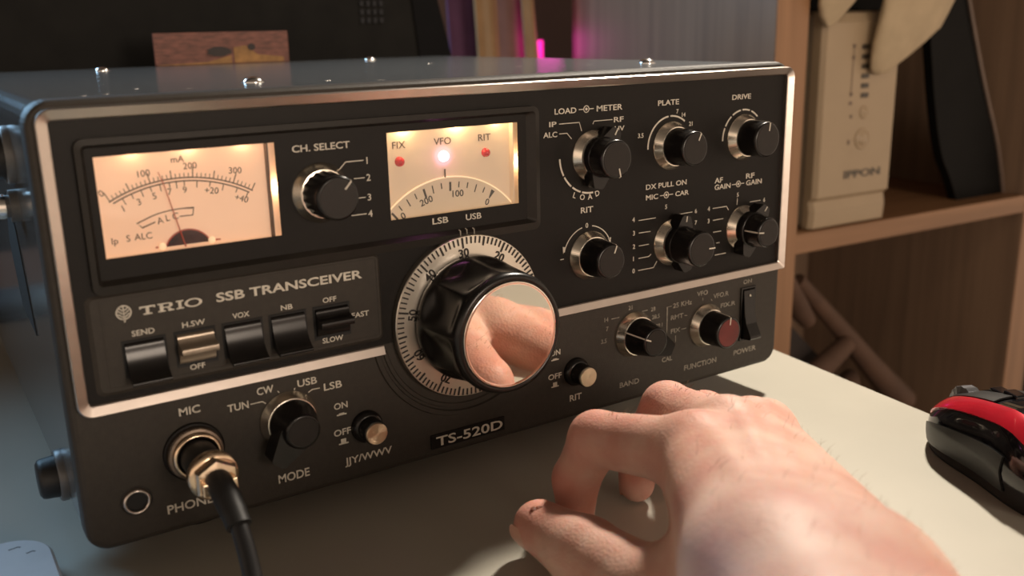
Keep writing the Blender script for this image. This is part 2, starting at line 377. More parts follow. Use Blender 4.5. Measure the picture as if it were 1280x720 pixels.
# cabinet: wrapped top, sides, bottom behind the front panel
mb = MB()
o = rrect(0.6, 332.4, 0.5, 150.4, 6.5, 5); n = len(o)
P = [[(x, y, z) for x, z in o] for y in (9, 335)]
mb.grid(P, cv=True, smooth=False); mb.add(P[1], [tuple(range(n))]); mb.add(P[0], [tuple(reversed(range(n)))])
cab = mb.build('cabinet', M['case'], TR)
for (x, y) in ((91, 62), (296, 62), (75, 282), (248, 291)):
    MB().lathe((x, y, 150.4), [(0.1, 2.4), (1.8, 2.2), (3.2, 1.5), (3.9, 0.5), (4.0, 0)], 24, axis='z').lathe((x, y, 150.4), [(4.8, 0.25), (4.8, 0)], 24, cap0=True, axis='z').build('top_screw', M['screw'], cab)
# paint chips along the front edge of the lid
chips = MB()
for (x, y, l) in ((238, 186, 2.2), (238, 93, 2.0), (268, 74, 2.4), (116, 46, 1.6), (60, 40, 1.0), (45, 55, .9), (132, 30, 1.3), (205, 14, 1.2), (226, 13, 1.8), (30, 30, 1.0), (22, 25, .8), (150, 20, .9)):
    l *= 1.5; a = random.random() * PI; pl = [(x + l * math.cos(a + k * 2 * PI / 5) * random.uniform(.35, 1), y + l * .6 * math.sin(a + k * 2 * PI / 5) * random.uniform(.4, 1)) for k in range(5)]
    chips.add([(p[0], p[1], 150.43) for p in pl] + [(p[0], p[1], 150.3) for p in pl], [tuple(range(5))] + [(i, i + 5, (i + 1) % 5 + 5, (i + 1) % 5) for i in range(5)])
c_ = chips.build('paint_chip', M['screw'], cab); c_['kind'] = 'stuff'
for (y, z, r) in ((46, 12, 7.5), (56, 130, 8.0)):
    f = MB().lathe((0, y, z), [(0.1, -8.5), (r - 1.6, -8.4), (r - .3, -7.6), (r, -6.4), (r + .4, -2.0)], 32, axis='x', cap1=True).build('side_foot', M['rubber'], TR)
    MB().lathe((0, y, z), [(r + 1.6, -2.0), (r + 2.2, -1.4), (r + 2.2, 0.8)], 32, axis='x', cap0=True).build('washer', M['washer'], f)
s_ = MB().lathe((0, 57, 112), [(0.1, -7.0), (3.6, -6.6), (4.4, -5.6), (4.4, -3.6)], 24, axis='x', cap1=True).build('side_screw', M['screw'], TR)
MB().lathe((0, 57, 112), [(4.0, -3.6), (4.0, -2.2)], 24, axis='x').lathe((0, 57, 112), [(5.8, -2.2), (5.8, 0.8)], 24, axis='x', cap0=True).build('washer', M['washer'], s_)
MB().prism_x([(62, 62), (78, 100), (95, 112), (110, 90), (96, 66)], 0.2, 0.8).build('side_dark_patch', M['hole'], TR)  # plain black patch on the left side
for x in (45, 288):
    for y in (40, 300):
        MB().lathe((x, y, DZ), [(10.5, 0), (11, 1), (12.5, 15.8)], 32, axis='z', cap0=True, cap1=True).build('bottom_foot', M['rubber'], TR)

# front panel
FP = MB()
po = rrect(0, 333, 0, 151, 8, 8); n = len(po)
def inset(q, d):
    cx = [min(max(x, 8), 325) for x, z in q]; cz = [min(max(z, 8), 143) for x, z in q]
    return [(a + (x - a) * (8 - d) / 8, b + (z - b) * (8 - d) / 8) for (x, z), a, b in zip(q, cx, cz)]
loops = [(inset(po, 2.4), 0), (inset(po, 1.2), 0.35), (inset(po, 0.35), 1.2), (po, 2.6), (po, 9.4)]
FP.grid([[(x, y, z) for x, z in q] for q, y in loops], cv=True, smooth=False)
hole = rrect(7, 328, 56, 144, 3, 8)      # the upper half is open behind the black panel
FP.grid([[(x, 0, z) for x, z in loops[0][0]], [(x, 0, z) for x, z in hole], [(x, 9.4, z) for x, z in hole]], cv=True, smooth=False); FP.add([(x, 9.4, z) for x, z in po], [tuple(reversed(range(n)))])
FP = FP.build('front_panel', M['panel'], TR)
# circular lip under the dial
lip = MB()
for pf_ in ([(41.8, 0.0), (41.4, -0.9), (39.6, -0.9), (39.2, 0.0)], [(38.2, 0.0), (37.9, -0.6), (36.6, -0.6), (36.2, 0.0)]):
    lip.grid([[(149 + r * math.sin(math.radians(102 + 156 * k / 60)), h, 57.5 + r * math.cos(math.radians(102 + 156 * k / 60))) for k in range(61)] for r, h in pf_], smooth=False)
lip.build('dial_lip', M['panel'], FP)
# black upper panel
UP = MB()
for (x0, x1, z0, z1) in ((4, 331.4, 53, 94), (4, 331.4, 136, 146.5), (4, 15.2, 94, 136), (179.4, 331.4, 94, 136)): UP.box(x0, x1, -0.35, 0.3, z0, z1)
UP = UP.build('upper_panel', M['black'], TR)

# chrome trim, open where the dial sits
tr = MB()
path = [(111.5, 51.6, 0, 1), (60, 51.6, 0, 1)]
def cornerpts(cx, cz, a0, r):
    return [(cx + r * math.sin(math.radians(a0 + 90 * i / 8)), cz + r * math.cos(math.radians(a0 + 90 * i / 8))) for i in range(9)]
def trim_loop(d):       # distance from the outer edge inward
    r = max(5.0 - d, 0.8); L = []
    x0, x1, z0, z1 = 2.6 + d, 332.6 - d, 49.6 + d, 148.7 - d
    L.append((111.5, z0)); 
    L += cornerpts(x0 + r, z0 + r, 180, r) + cornerpts(x0 + r, z1 - r, 270, r) + cornerpts(x1 - r, z1 - r, 0, r)
    L += [(x1, z0 + 0.0)] if False else cornerpts(x1 - 1.0, z0 + 1.0, 90, 1.0)
    L.append((191.5, z0)); return L
prof = [(0, 0.2), (0.05, -2.9), (0.4, -3.4), (3.3, -2.2), (3.7, -1.9), (3.7, 0.2)]
rows = [[(x, y, z) for x, z in trim_loop(d)] for d, y in prof]
tr.grid(rows, smooth=False)
tr.add([r[0] for r in rows], [tuple(range(len(rows)))]); tr.add([r[-1] for r in rows], [tuple(reversed(range(len(rows))))])
tr.build('chrome_trim', M['chrome'], TR)

# bezel round the two windows
def rect(x0, x1, z0, z1, r=0.8): return rrect(x0, x1, z0, z1, r, 3)
bz = MB().frame(rrect(12.4, 184.6, 89.2, 139.0, 3.0, 5), rrect(14.2, 182.6, 92.2, 137.0, 1.5, 5), -2.4, 0, -2.9)
bz.frame(rrect(14.2, 182.6, 92.2, 137.0, 1.5, 5), rrect(15.6, 178.6, 94.0, 135.6, 0.8, 5), -2.9, 0, -0.3)
bz.build('window_bezel', M['bezel'], TR)
# black window plate with two openings
MX0, MX1, MZ0, MZ1 = 17.8, 75.8, 100.6, 133.0
DX0, DX1, DZ0, DZ1 = 118.1, 175.4, 100.6, 133.0
wp = MB()
for (x0, x1, z0, z1) in ((15, MX0, 93.5, 136), (MX0, MX1, MZ1, 136), (MX0, MX1, 93.5, MZ0), (MX1, DX0, 93.5, 136), (DX0, DX1, DZ1, 136), (DX0, DX1, 93.5, DZ0), (DX1, 179.5, 93.5, 136)):
    wp.box(x0, x1, -0.75, -0.36, z0, z1)
WPL = wp.build('window_plate', M['black'], TR)
WP = MB().text('CH. SELECT', 81.9, 129.0, 103.4, 2.3, -0.9)
for b_, x, z in (('1', 109.7, 123.8), ('2', 109.9, 117.6), ('3', 109.8, 110.4), ('4', 109.8, 104.3)): WP.ctext(b_, x, z, 2.4, 1, 0, -0.9)
for l in ([(98.9, 121.6), (101.4, 124.0), (108.3, 124.0)], [(104.2, 117.7), (108.4, 117.7)], [(105.0, 110.5), (108.3, 110.5)], [(102.4, 104.4), (108.3, 104.4)]): WP.stroke(l, 0.35, -0.9)
WP.build('channel_legend', M['white'], WPL); MB().text('LSB', 135.4, 96.9, 142.3, 2.3, -0.9).build('sideband_lettering', M['white'], WPL); MB().text('USB', 150.2, 96.7, 157.3, 2.3, -0.9).build('sideband_lettering', M['white'], WPL)

# recess boxes behind the panel face (front panel is solid, so the windows are built proud of it by their plate)
def arcpts(c, r, a0, a1, n=30): return [(c[0] + r * math.sin(math.radians(a0 + (a1 - a0) * i / n)), c[1] + r * math.cos(math.radians(a0 + (a1 - a0) * i / n))) for i in range(n + 1)]

# ---- signal meter
MT = MB().box(15.4, 78.5, 5.0, 8.6, 96, 136.2).build('meter', M['bezel'], TR)
# lit case walls round the card
mw_ = MB().box(15.4, 16.0, 0.0, 5.0, 96, 136.2).box(77.9, 78.5, 0.0, 5.0, 96, 136.2).box(16, 77.9, 0.0, 5.0, 135.8, 136.2).box(16, 77.9, 0.0, 5.0, 96, 99.6)
mw_.build('meter_wall', M['discedge'], MT)
MB().box(73.6, 74.1, 1.2, 5.0, 99.6, 135.8).build('meter_rib', M['brownink'], MT)
MB().box(16.0, 77.9, 4.0, 5.0, 99.6, 135.8).build('meter_card', M['faceplate'], MT)
mk = MB(); Y = 3.86
AC = (43.9, 75.9)
def pol(r, a): return (AC[0] + r * math.sin(math.radians(a)), AC[1] + r * math.cos(math.radians(a)))
mk.arc(AC, 47.57, -28, 31, 0.42, Y, .12, 40).arc(AC, 46.5, -27, 30, 0.42, Y, .12, 40)
A0, A1 = -27.5, 30.5
for k in range(0, 36):
    a = A0 + (A1 - A0) * k / 35
    big = k % 5 == 0
    mk.stroke([pol(47.6, a), pol(47.6 + (3.4 if k % 10 == 0 else 2.7 if big else 1.5), a)], 0.30 if big else 0.22, Y)
for i, a in enumerate((-23, -19.2, -15.2, -11.4, -7.6, -3.8, -1, 2.2, 7.4, 12.8, 18.5, 24.5, 29.5)):
    mk.stroke([pol(46.4, a), pol(46.4 - (2.2 if i % 2 == 0 else 1.6), a)], 0.28, Y)
for b_, x, z, a in (('0', 19.6, 121.0, -26), ('100', 33.2, 126.1, -3), ('200', 48.1, 127.2, 0), ('300', 63.0, 124.2, 4), ('mA', 44.3, 129.7, 0), ('1', 25.6, 115.4, -20), ('3', 30.7, 117.0, -15), ('5', 35.7, 118.4, -8), ('7', 40.7, 119.3, -3), ('9', 45.6, 119.4, 0), ('+20', 54.4, 118.2, 8), ('+40', 64.3, 114.4, 20), ('A', 36.6, 110.1, -10), ('L', 39.1, 110.7, -6), ('C', 41.6, 111.0, -2), ('Ip', 21.8, 105.2, 0), ('S', 26.0, 105.5, 0), ('ALC', 30.7, 105.6, 0)):
    mk.ctext(b_, x, z, 2.1, 1.0, a, Y, .12, 0.0)
mk.stroke([(42.9, 110.7), (47.3, 110.7), (47.8, 113.1), (43.9, 113.3), (40.0, 113.1), (36.9, 112.6), (34.2, 111.9), (29.2, 110.0), (30.8, 108.4), (35.0, 109.8)], 0.35, Y)
mk.build('meter_scale', M['brownink'], MT)
pv = MB().prism(arcpts((44.7, 98.3), 7.7, -68, 68, 30), 3.2, 4.0).build('pivot_cover', M['pivot'], MT)
MB().arc((44.7, 98.3), 7.9, -66, 66, 0.4, 3.1, .3).stroke([(34, 101.4), (37.5, 101.6)], .5, 3.1).stroke([(52, 101.6), (55.5, 101.4)], .5, 3.1).build('cover_edge', M['needle'], pv)
for x in (36.2, 52.5): MB().lathe((x, 3.0, 101.6), [(0.1, -0.7), (1.1, -0.5), (1.25, 0)], 20, cap1=True).build('meter_pin', M['discedge'], MT)
MB().tube([(43.6, 2.6, 100.6), (41.9, 2.6, 108), (38.7, 2.6, 122.4), (37.4, 2.6, 126.2)], [0.26, 0.2, 0.16, 0.12], 8).build('needle', M['needle'], MT)
MB().box(16.0, 77.9, 0.4, 0.8, 99.7, 135.8).build('meter_glass', M['glass'], MT)

# ---- frequency window
DW = MB().box(116.5, 179.0, 5.0, 8.6, 96, 136.2).build('frequency_window', M['bezel'], TR)
MB().box(116.5, 117.0, 0.0, 5.0, 96, 136.2).box(178.5, 179.0, 0.0, 5.0, 96, 136.2).box(117, 178.5, 0.0, 5.0, 135.8, 136.2).box(117, 178.5, 0.0, 5.0, 96, 99.6).build('window_wall', M['discedge'], DW)
MB().box(174.2, 174.5, 1.2, 5.0, 99.6, 135.8).build('window_rib', M['dialcard'], DW)
MB().box(117.0, 178.5, 4.0, 5.0, 99.6, 135.8).build('dial_card', M['dialcard'], DW)
DC = (145.5, 75.9)
seg = [p for p in arcpts(DC, 37.85, -70, 70, 60) if p[1] > 99.65 and 117.2 < p[0] < 178]
seg = [(seg[0][0], 99.65)] + seg + [(seg[-1][0], 99.65)]
DD = MB().prism(seg, 3.5, 3.95).build('dial_disc', M['disc'], DW)
MB().arc(DC, 37.9, -48, 50, 0.55, 3.2, .5, 50).build('disc_edge', M['discedge'], DD)
dm = MB(); Y = 3.36; TC = (145.4, 74.0)
def tp(r, a): return (TC[0] + r * math.sin(math.radians(a)), TC[1] + r * math.cos(math.radians(a)))
for k, a in enumerate((-41.2, -35.3, -29.2, -23.2, -16.9, -11.0, -4.9, 1.2, 7.3, 13.4, 19.7, 25.8, 32.0)):
    big = k in (0, 4, 8 - 1, 12)
    L = 3.6 if big else (3.2 if k in (2, 5 + 0, 10) else 2.3)
    if k == 12: dm.prism([tp(38.2, a - 1.2), tp(38.2, a + 1.4), tp(34.6, a + .3), tp(34.6, a - .3)], Y, Y + .12)
    else: dm.stroke([tp(37.8, a), tp(37.8 - L, a)], 0.85 if big else 0.42, Y)
for b_, x, z, a in (('200', 135.4, 105.5, -17), ('100', 149.5, 106.9, 1), ('0', 162.8, 102.0, 22), ('0', 125.2, 100.9, -26)): dm.ctext(b_, x, z, 2.5, 1.05, a, Y, .12, 0.012)
dm.build('disc_scale', M['ink'], DD)
im = MB().stroke([(143.9, 117.0), (143.9, 113.7)], 0.6, 3.1)
for b_, x, x1 in (('FIX', 122.4, 127.8), ('VFO', 140.0, 147.5), ('RIT', 159.8, 165.5)): im.text(b_, x, 126.4, x1, 2.6, 3.86, .12, 0.0)
im.build('card_lettering', M['brownink'], DW)
for (x, z, m, r) in ((125.0, 121.5, 'redled', 1.9), (143.9, 121.9, 'litled', 2.15), (162.9, 121.7, 'redled', 1.8)):
    MB().lathe((x, 4.0, z), [(0.1, -2.2), (r * .5, -2.0), (r * .87, -1.3), (r, -0.3), (r, 0.2)], 28, cap1=True).build('indicator_lamp', M[m], DW)
MB().box(117.0, 178.5, 0.4, 0.8, 99.7, 135.8).build('window_glass', M['glass'], DW)
for (nm, x, z, e, c, s) in (('meter_bulb', 30, 134.4, 0.0022, (1, 0.66, 0.40), .8), ('meter_bulb', 48, 134.4, 0.0022, (1, 0.66, 0.40), .8), ('meter_bulb', 66, 134.4, 0.0022, (1, 0.66, 0.40), .8), ('meter_bulb', 76.6, 117, 0.004, (1, 0.68, 0.40), .8),
                            ('window_bulb', 127, 134.6, 0.007, (1, 0.74, 0.40), .6), ('window_bulb', 150, 134.6, 0.008, (1, 0.74, 0.40), .6), ('window_bulb', 168, 134.6, 0.004, (1, 0.74, 0.40), .6), ('window_bulb', 177.2, 117, 0.004, (1, 0.68, 0.40), .8)):
    lamp(nm, 'POINT', (x, 2.4, z), None, e, c, s / 1000)
lamp('led_light', 'POINT', (143.9, 0.0, 121.9), None, 0.0025, (1.0, 0.25, 0.7), 0.001)

# ---- switch plate, emblem, lettering, lever switches
SP = MB().frame(rrect(9.4, 112.2, 55.2, 89.0, 2.5, 5), rrect(10.8, 111.4, 56.4, 88.2, 2.0, 5), -0.35, 0.0, -1.1)
SP.prism(rrect(10.8, 111.4, 56.4, 88.2, 2.0, 5), -1.1, -0.3)
SP.frame(rrect(13.6, 110.8, 57.2, 87.4, 0.6, 5), rrect(14.0, 110.4, 57.6, 87.0, 0.5, 5), -1.25, -1.0)
SP = SP.build('switch_plate', M['panel'], TR)
Y = -1.3
lt = MB().text('SSB TRANSCEIVER', 50.7, 80.8, 104.7, 3.0, Y, .15, 0.022)
def serif(mbx, x, z, wdt, hgt, strokes):
    for q in strokes: mbx.prism([(x + a * wdt, z + b * hgt) for a, b in q], Y, Y + .15)
# slab letters T R I O
H_ = 2.9; z0 = 80.6
T = [[(0, 1), (1, 1), (1, .70), (.93, .70), (.88, .82), (.12, .82), (.07, .70), (0, .70)], [(.39, .82), (.61, .82), (.61, .15), (.39, .15)], [(.22, 0), (.78, 0), (.78, .15), (.22, .15)]]
serif(lt, 25.6, z0, 5.0, H_, T)
Rr_ = [[(.12, .15), (.34, .15), (.34, .87), (.12, .87)], [(0, 0), (.46, 0), (.46, .14), (0, .14)], [(0, .86), (.70, .86), (.70, 1), (0, 1)], [(.34, .42), (.70, .42), (.70, .55), (.34, .55)],
       [(.70, 1), (.84, .95), (.92, .84), (.92, .60), (.84, .48), (.70, .42), (.70, .55), (.71, .62), (.71, .80), (.70, .86)], [(.52, .45), (.72, .45), (.88, .14), (.66, .14)], [(.62, 0), (1.0, 0), (1.0, .14), (.62, .14)]]
serif(lt, 31.4, z0, 5.2, H_, Rr_)
I_ = [[(0, 0), (1, 0), (1, .15), (0, .15)], [(0, .85), (1, .85), (1, 1), (0, 1)], [(.3, .15), (.7, .15), (.7, .85), (.3, .85)]]
serif(lt, 37.3, z0, 2.5, H_, I_)
oc = (43.0, z0 + H_ / 2); nO = 28
lt.frame([(oc[0] + 2.95 * math.sin(2 * PI * k / nO), oc[1] + 1.5 * math.cos(2 * PI * k / nO)) for k in range(nO)], [(oc[0] + 1.95 * math.sin(2 * PI * k / nO), oc[1] + 1.08 * math.cos(2 * PI * k / nO)) for k in range(nO)], Y, Y + .15)
lt.build('maker_lettering', M['white'], SP)
em = MB(); ec = (20.7, 82.5)
em.arc(ec, 2.25, 0, 360, 0.42, Y, .15, 40).stroke([(20.7, 84.6), (20.7, 79.2)], 0.42, Y, .15)
for dz in (-1.3, -0.2, 0.9):
    for sx in (-1, 1): em.stroke([(20.7, ec[1] + dz - .35), (20.7 + sx * .6, ec[1] + dz - .05), (20.7 + sx * 1.15, ec[1] + dz + .4), (20.7 + sx * (1.75 if dz < .5 else 1.3), ec[1] + dz + .95)], 0.36, Y, .15)
em.build('maker_emblem', M['white'], SP)
lg = MB()
for b_, x, z, x1, h in (('SEND', 22.3, 74.0, 29.5, 1.8), ('H.SW', 38.5, 73.9, 46.1, 1.8), ('OFF', 39.5, 58.6, 44.6, 1.8), ('VOX', 55.6, 73.9, 61.5, 1.8), ('NB', 72.9, 73.8, 77.2, 1.8), ('OFF', 88.7, 73.8, 94.0, 1.8), ('FAST', 99.6, 66.0, 106.5, 1.9), ('SLOW', 87.5, 58.5, 95.6, 1.9)): lg.text(b_, x, z, x1, h, Y)
lg.build('switch_legend', M['white'], SP)
def lever_switch(x0, x1, pos, metal=False):
    z0, z1 = 60.6, 72.4
    sw = MB().frame([(x0 - .5, z0 - .5), (x1 + .5, z0 - .5), (x1 + .5, z1 + .5), (x0 - .5, z1 + .5)], [(x0, z0), (x1, z0), (x1, z1), (x0, z1)], -1.28, -0.9, -1.2)
    sw.prism([(x0, z0), (x1, z0), (x1, z1), (x0, z1)], -1.16, -0.9)
    sw = sw.build('lever_switch', M['hole'], TR)
    a, b = x0 + .35, x1 - .35
    lv = MB()
    if pos == 'down': pf = [(-1.0, 72.2), (-1.9, 71.0), (-2.3, 68.5), (-3.2, 65.5), (-4.8, 62.8), (-7.2, 60.7), (-8.2, 60.1), (-8.4, 59.5), (-8.0, 58.9), (-7.0, 58.9), (-4.5, 59.6), (-1.0, 61.0)]
    elif pos == 'mid': pf = [(-1.0, 71.8), (-2.2, 71.3), (-2.6, 70.2), (-3.6, 68.9), (-6.4, 68.3), (-7.2, 67.9), (-7.4, 67.2), (-7.4, 66.3), (-7.0, 65.7), (-5.0, 65.5), (-3.4, 65.0), (-2.6, 63.4), (-2.2, 61.9), (-1.0, 61.4)]
    q_ = []
    for i in range(len(pf) - 1):
        p0, p1, p2, p3 = pf[max(0, i - 1)], pf[i], pf[i + 1], pf[min(len(pf) - 1, i + 2)]
        for k in range(5):
            t = k / 5; q_.append(tuple(.5 * (2 * p1[c] + (p2[c] - p0[c]) * t + (2 * p0[c] - 5 * p1[c] + 4 * p2[c] - p3[c]) * t * t + (3 * p1[c] - p0[c] - 3 * p2[c] + p3[c]) * t ** 3) for c in (0, 1)))
    q_.append(pf[-1]); lv.grid([[(x, y, z) for y, z in q_] for x in (a, b)], smooth=True)
    for x in (a, b): lv.add([(x, y, z) for y, z in q_], [tuple(range(len(q_)))])
    return lv.build('lever', M['tan'] if metal else M['knob'], sw)
lever_switch(19.2, 32.3, 'down'); l_ = lever_switch(35.9, 48.8, 'mid', True); l_['label'] = 'tan metal lever of the H.SW switch'
lever_switch(52.0, 65.4, 'down'); lever_switch(68.6, 81.6, 'down'); lever_switch(85.1, 98.4, 'mid')

# ---- tuning dial
TD = MB()
C0 = (149.2, 0, 58.2)
def flute(r, h, a):
    t = max(0, min(1, (-h - 8) / 4)) * max(0, min(1, (h + 30) / 5)) 
    return r - 3.0 * t * abs(math.sin(4.5 * a + .4))
TD.lathe((C0[0], 0, C0[2]), [(24.6, -4.1), (25.2, -4.6), (25.4, -7), (25.3, -8.5), (25.1, -10), (24.9, -12), (24.5, -18), (24.1, -24), (23.9, -27), (23.8, -29), (23.6, -31), (23.0, -32.6), (22.2, -33.2), (20.6, -33.2), (20.5, -32.5)], 216, rf=flute, cap0=True, cap1=True)
TD = TD.build('tuning_dial', M['knob'], TR)
SK = MB().lathe((C0[0], 0, C0[2]), [(33.0, -0.3), (33.2, -3.6), (32.9, -4.0), (24.0, -4.3)], 128, smooth=False, cap1=False).build('dial_skirt', M['dialm'], TD)
dk = MB(); DCc = (C0[0], C0[2])
def dp(r, a): return (DCc[0] + r * math.sin(math.radians(a)), DCc[1] + r * math.cos(math.radians(a)))
for k in range(100):
    a = k * 3.6 - 5.2
    L = 4.2 if k % 10 == 0 else (3.6 if k % 5 == 0 else 2.7)
    dk.stroke([dp(32.6, a), dp(32.6 - L, a)], 0.72 if k % 5 == 0 else 0.56, -4.36, .3)
for k in range(10):
    a = -5.2 - (k * 10 - 30) * 3.66
    x, z = dp(26.6, a); dk.ctext(str(k * 10), x, z, 3.1, 1.05, a, -4.46, .3, 0.022)
dk.build('dial_scale', M['ink'], SK)
# dished polished face
RC = 1500.0
pr_ = [(0.05, -33.4 + 20.3 ** 2 / (2 * RC) * 1.0)]
pr_ = [(r, -33.45 + (20.0 ** 2 - r * r) / (2 * RC)) for r in (0.02, 2, 4, 6, 8, 10, 12, 14, 16, 18, 19.2, 20.0)] + [(20.35, -33.6), (20.5, -33.3), (20.5, -32.6)]
MB().lathe((C0[0], 0, C0[2]), pr_, 128, cap0=False).build('polished_face', M['mirror'], TD)
mk2 = MB()
for x, z0_, z1_ in ((146.4, 93.6, 90.6), (149.3, 93.8, 91.0), (152.6, 93.6, 90.6)): mk2.stroke([(x - .7, z0_ + .2), (x, z0_ - .4), (x, z1_)], 0.35, -2.96, .4)
mk2.build('index_marks', M['dim'], TR)

# ---- small knobs
def knob(x, z, depth=16.0, point=None, cap='knobcap', lever=None, side=True, rb=8.3, rc=7.95, flut=0, ring=10.8, wing=None, label=None):
    def fl(r, h, a): return r - (flut * (0.5 - 0.5 * math.cos(18 * a)) if -depth + 2 < h < -4.4 else 0)
    d = -depth; st = -4.0 if lever is None else -9.0
    body = MB().lathe((x, 0, z), [(rb, st + .2), (rb, st - .6), (rb - .1, st - 2), ((rb + rc) / 2, (st + d) / 2), (rc + .05, d + 1.5), (rc, d + 0.6), (rc - .35, d + .1), (rc - .8, d)], 72, rf=fl if flut else None, cap0=True, cap1=True)
    if wing is not None:
        ca, sa = math.cos(math.radians(wing)), math.sin(math.radians(wing))
        for (y0, y1, L0, w0, w1) in ((-12.5, -4.2, 15.0, 6.2, 3.0),):
            q = [(-w0, 0), (-w0, 4), (-w1, L0 - .6), (-w1 + .8, L0), (w1 - .8, L0), (w1, L0 - .6), (w0, 4), (w0, 0)]
            body.prism([(x + a * ca + b * sa, z - a * sa + b * ca) for a, b in q], y0, y1)
    k = body.build('control_knob', M['knob'], TR)
    if label: k['label'] = label
    if ring:
        MB().lathe((x, 0, z), [(ring, -0.2), (ring, -0.9), (ring - .15, -1.2), (rb + .35, -4.4), (rb - .4, -4.5)], 96, smooth=False).build('knob_ring', M['spun'], k)
    MB().lathe((x, 0, z), [(rc - 1.15, d + .02), (rc - 1.2, d - .12), (0.05, d - .12)], 64, smooth=False).build('knob_face', M[cap], k)
    if lever is not None:
        lv = MB().lathe((x, 0, z), [(8.2, -4.2), (8.5, -4.6), (8.5, -8.4), (8.2, -8.8), (7.0, -8.9)], 64, cap0=True, cap1=True)
        for a0 in lever:
            ca, sa = math.cos(math.radians(a0)), math.sin(math.radians(a0))
            q = [(-5.6, 5), (-4.0, 9.2), (-2.6, 12.6), (-1.6, 13.2), (1.6, 13.2), (2.6, 12.6), (4.0, 9.2), (5.6, 5)]
            lv.prism([(x + a * ca + b * sa, z - a * sa + b * ca) for a, b in q], -8.4, -2.2)
        lv = lv.build('outer_lever', M['knob'], k)
        a0 = math.radians(lever[0])
        MB().stroke([(x + 10.4 * math.sin(a0), z + 10.4 * math.cos(a0)), (x + 13.0 * math.sin(a0), z + 13.0 * math.cos(a0))], 0.55, -8.6, .3).build('lever_pointer', M['white'], lv)
    if point is not None:
        a = math.radians(point); s, c = math.sin(a), math.cos(a)
        pm = MB()
        if cap != None: pm.stroke([(x + rc * .50 * s, z + rc * .50 * c), (x + (rc - .3) * s, z + (rc - .3) * c)], 0.6, d - .3, .35)
        r1 = rc + .12
        w_ = .3
        vs = [(x + (r1) * s + w_ * c, d + .5, z + r1 * c - w_ * s), (x + r1 * s - w_ * c, d + .5, z + r1 * c + w_ * s), (x + (rb + .12) * s - w_ * c, st - .8, z + (rb + .12) * c + w_ * s), (x + (rb + .12) * s + w_ * c, st - .8, z + (rb + .12) * c - w_ * s)]
        vs += [(vx - .3 * s, vy, vz - .3 * c) for vx, vy, vz in vs]
        if side: pm.add(vs, [(0, 1, 2, 3), (7, 6, 5, 4), (0, 4, 5, 1), (1, 5, 6, 2), (2, 6, 7, 3), (3, 7, 4, 0)])
        pm.build('pointer', M['white'], k)
    return k
knob(91.3, 114.0, 16.5, 42, flut=0.5, rc=7.75)
knob(213.0, 116.5, 16.8, 166, lever=(32, 192), flut=0.25)
knob(257.2, 117.0, 15.8, 26, rc=7.5)
knob(302.4, 117.3, 15.4, 8, rc=8.0)
knob(211.4, 73.6, 15.6, 22, rc=7.4)
knob(258.6, 73.0, 20.5, 92, lever=(8, 165), rc=7.9)
knob(304.0, 74.0, 17.4, 276, lever=(38, 200), rc=7.0, rb=8.0)
knob(237.0, 32.8, 15.6, 292, wing=118, rc=6.8, rb=8.6, label='black knob with a pointed wing at lower right')
knob(282.2, 28.5, 15.6, 6, cap='redcap', rc=7.75, label='black knob with a dark red face')
knob(72.6, 32.0, 15.0, None, wing=219, rc=6.5, rb=8.9, ring=10.9, label='black knob with a pointed wing at lower left')

# legends printed round the knobs
def legend(nm, parent, m, items=(), lines=(), arcs=(), y=-0.47, cent=()):
    q = MB()
    for b_, x, z, x1, h in items: q.text(b_, x, z, x1, h, y)
    for b_, x, z, h in cent: q.ctext(b_, x, z, h, 1, 0, y)
    for l in lines: q.stroke(l, 0.32, y)
    for c, r, a0, a1, wd in arcs: q.arc(c, r, a0, a1, wd, y)
    return q
U = UP
def dual(q, x, z, l, r): q.stroke([(l, z), (x - 1.55, z)], .35, -.47).stroke([(x + 1.55, z), (r, z)], .35, -.47).arc((x, z), 1.35, 0, 360, .35, -.47).arc((x, z), .3, 0, 360, .6, -.47)
q = legend('', U, 0, (('LOAD', 193.6, 134.8, 204.6, 2.2), ('METER', 215.2, 134.7, 229.0, 2.3), ('IP', 190.9, 129.9, 194.5, 2.0), ('ALC', 187.9, 125.7, 194.8, 2.1), ('RF', 224.4, 129.6, 229.7, 2.1), ('HV', 224.9, 125.8, 230.2, 2.0)),
           ([(195.8, 130.8), (206.1, 130.8), (207.3, 127.2)], [(195.9, 126.8), (199.8, 126.8), (202.1, 124.3)], [(223.6, 130.8), (213.8, 130.8), (213.2, 129.6)], [(224.3, 126.4), (221.4, 126.4)]))
for a0, a1 in ((-92, -118), (-121, -140), (-143, -160), (-163, -184)): q.arc((212.2, 117), 16.2, a0, a1, .75, -.47)
dual(q, 209.8, 136.0, 205.9, 213.6)
for ch, x, z, a in (('L', 203.6, 100.6, 22), ('O', 207.6, 99.4, 10), ('A', 211.7, 99.2, -3), ('D', 215.6, 100.2, -18)): q.ctext(ch, x, z, 2.3, 1, a, -.47)
q.build('load_meter_legend', M['white'], UP)
q = legend('', U, 0, (('PLATE', 249.0, 135.0, 261.2, 2.2),), (), (((256.8, 116.9), 13.2, -92, -7, .7), ((256.8, 116.9), 13.2, -2, 38, .7)), cent=(('7', 260.4, 131.9, 1.8), ('14', 264.2, 130.2, 1.8), ('21', 268.6, 125.9, 1.8), ('3.5', 239.4, 122.8, 1.9)))
q.build('plate_legend', M['white'], UP)
q = legend('', U, 0, (('DRIVE', 294.1, 135.0, 306.2, 2.2),))
for a0, a1 in ((-92, -66), (-62, -38), (-33, -9), (-4, 17), (22, 44)): q.arc((302, 117), 13.1, a0, a1, .7, -.47)
q.build('drive_legend', M['white'], UP)
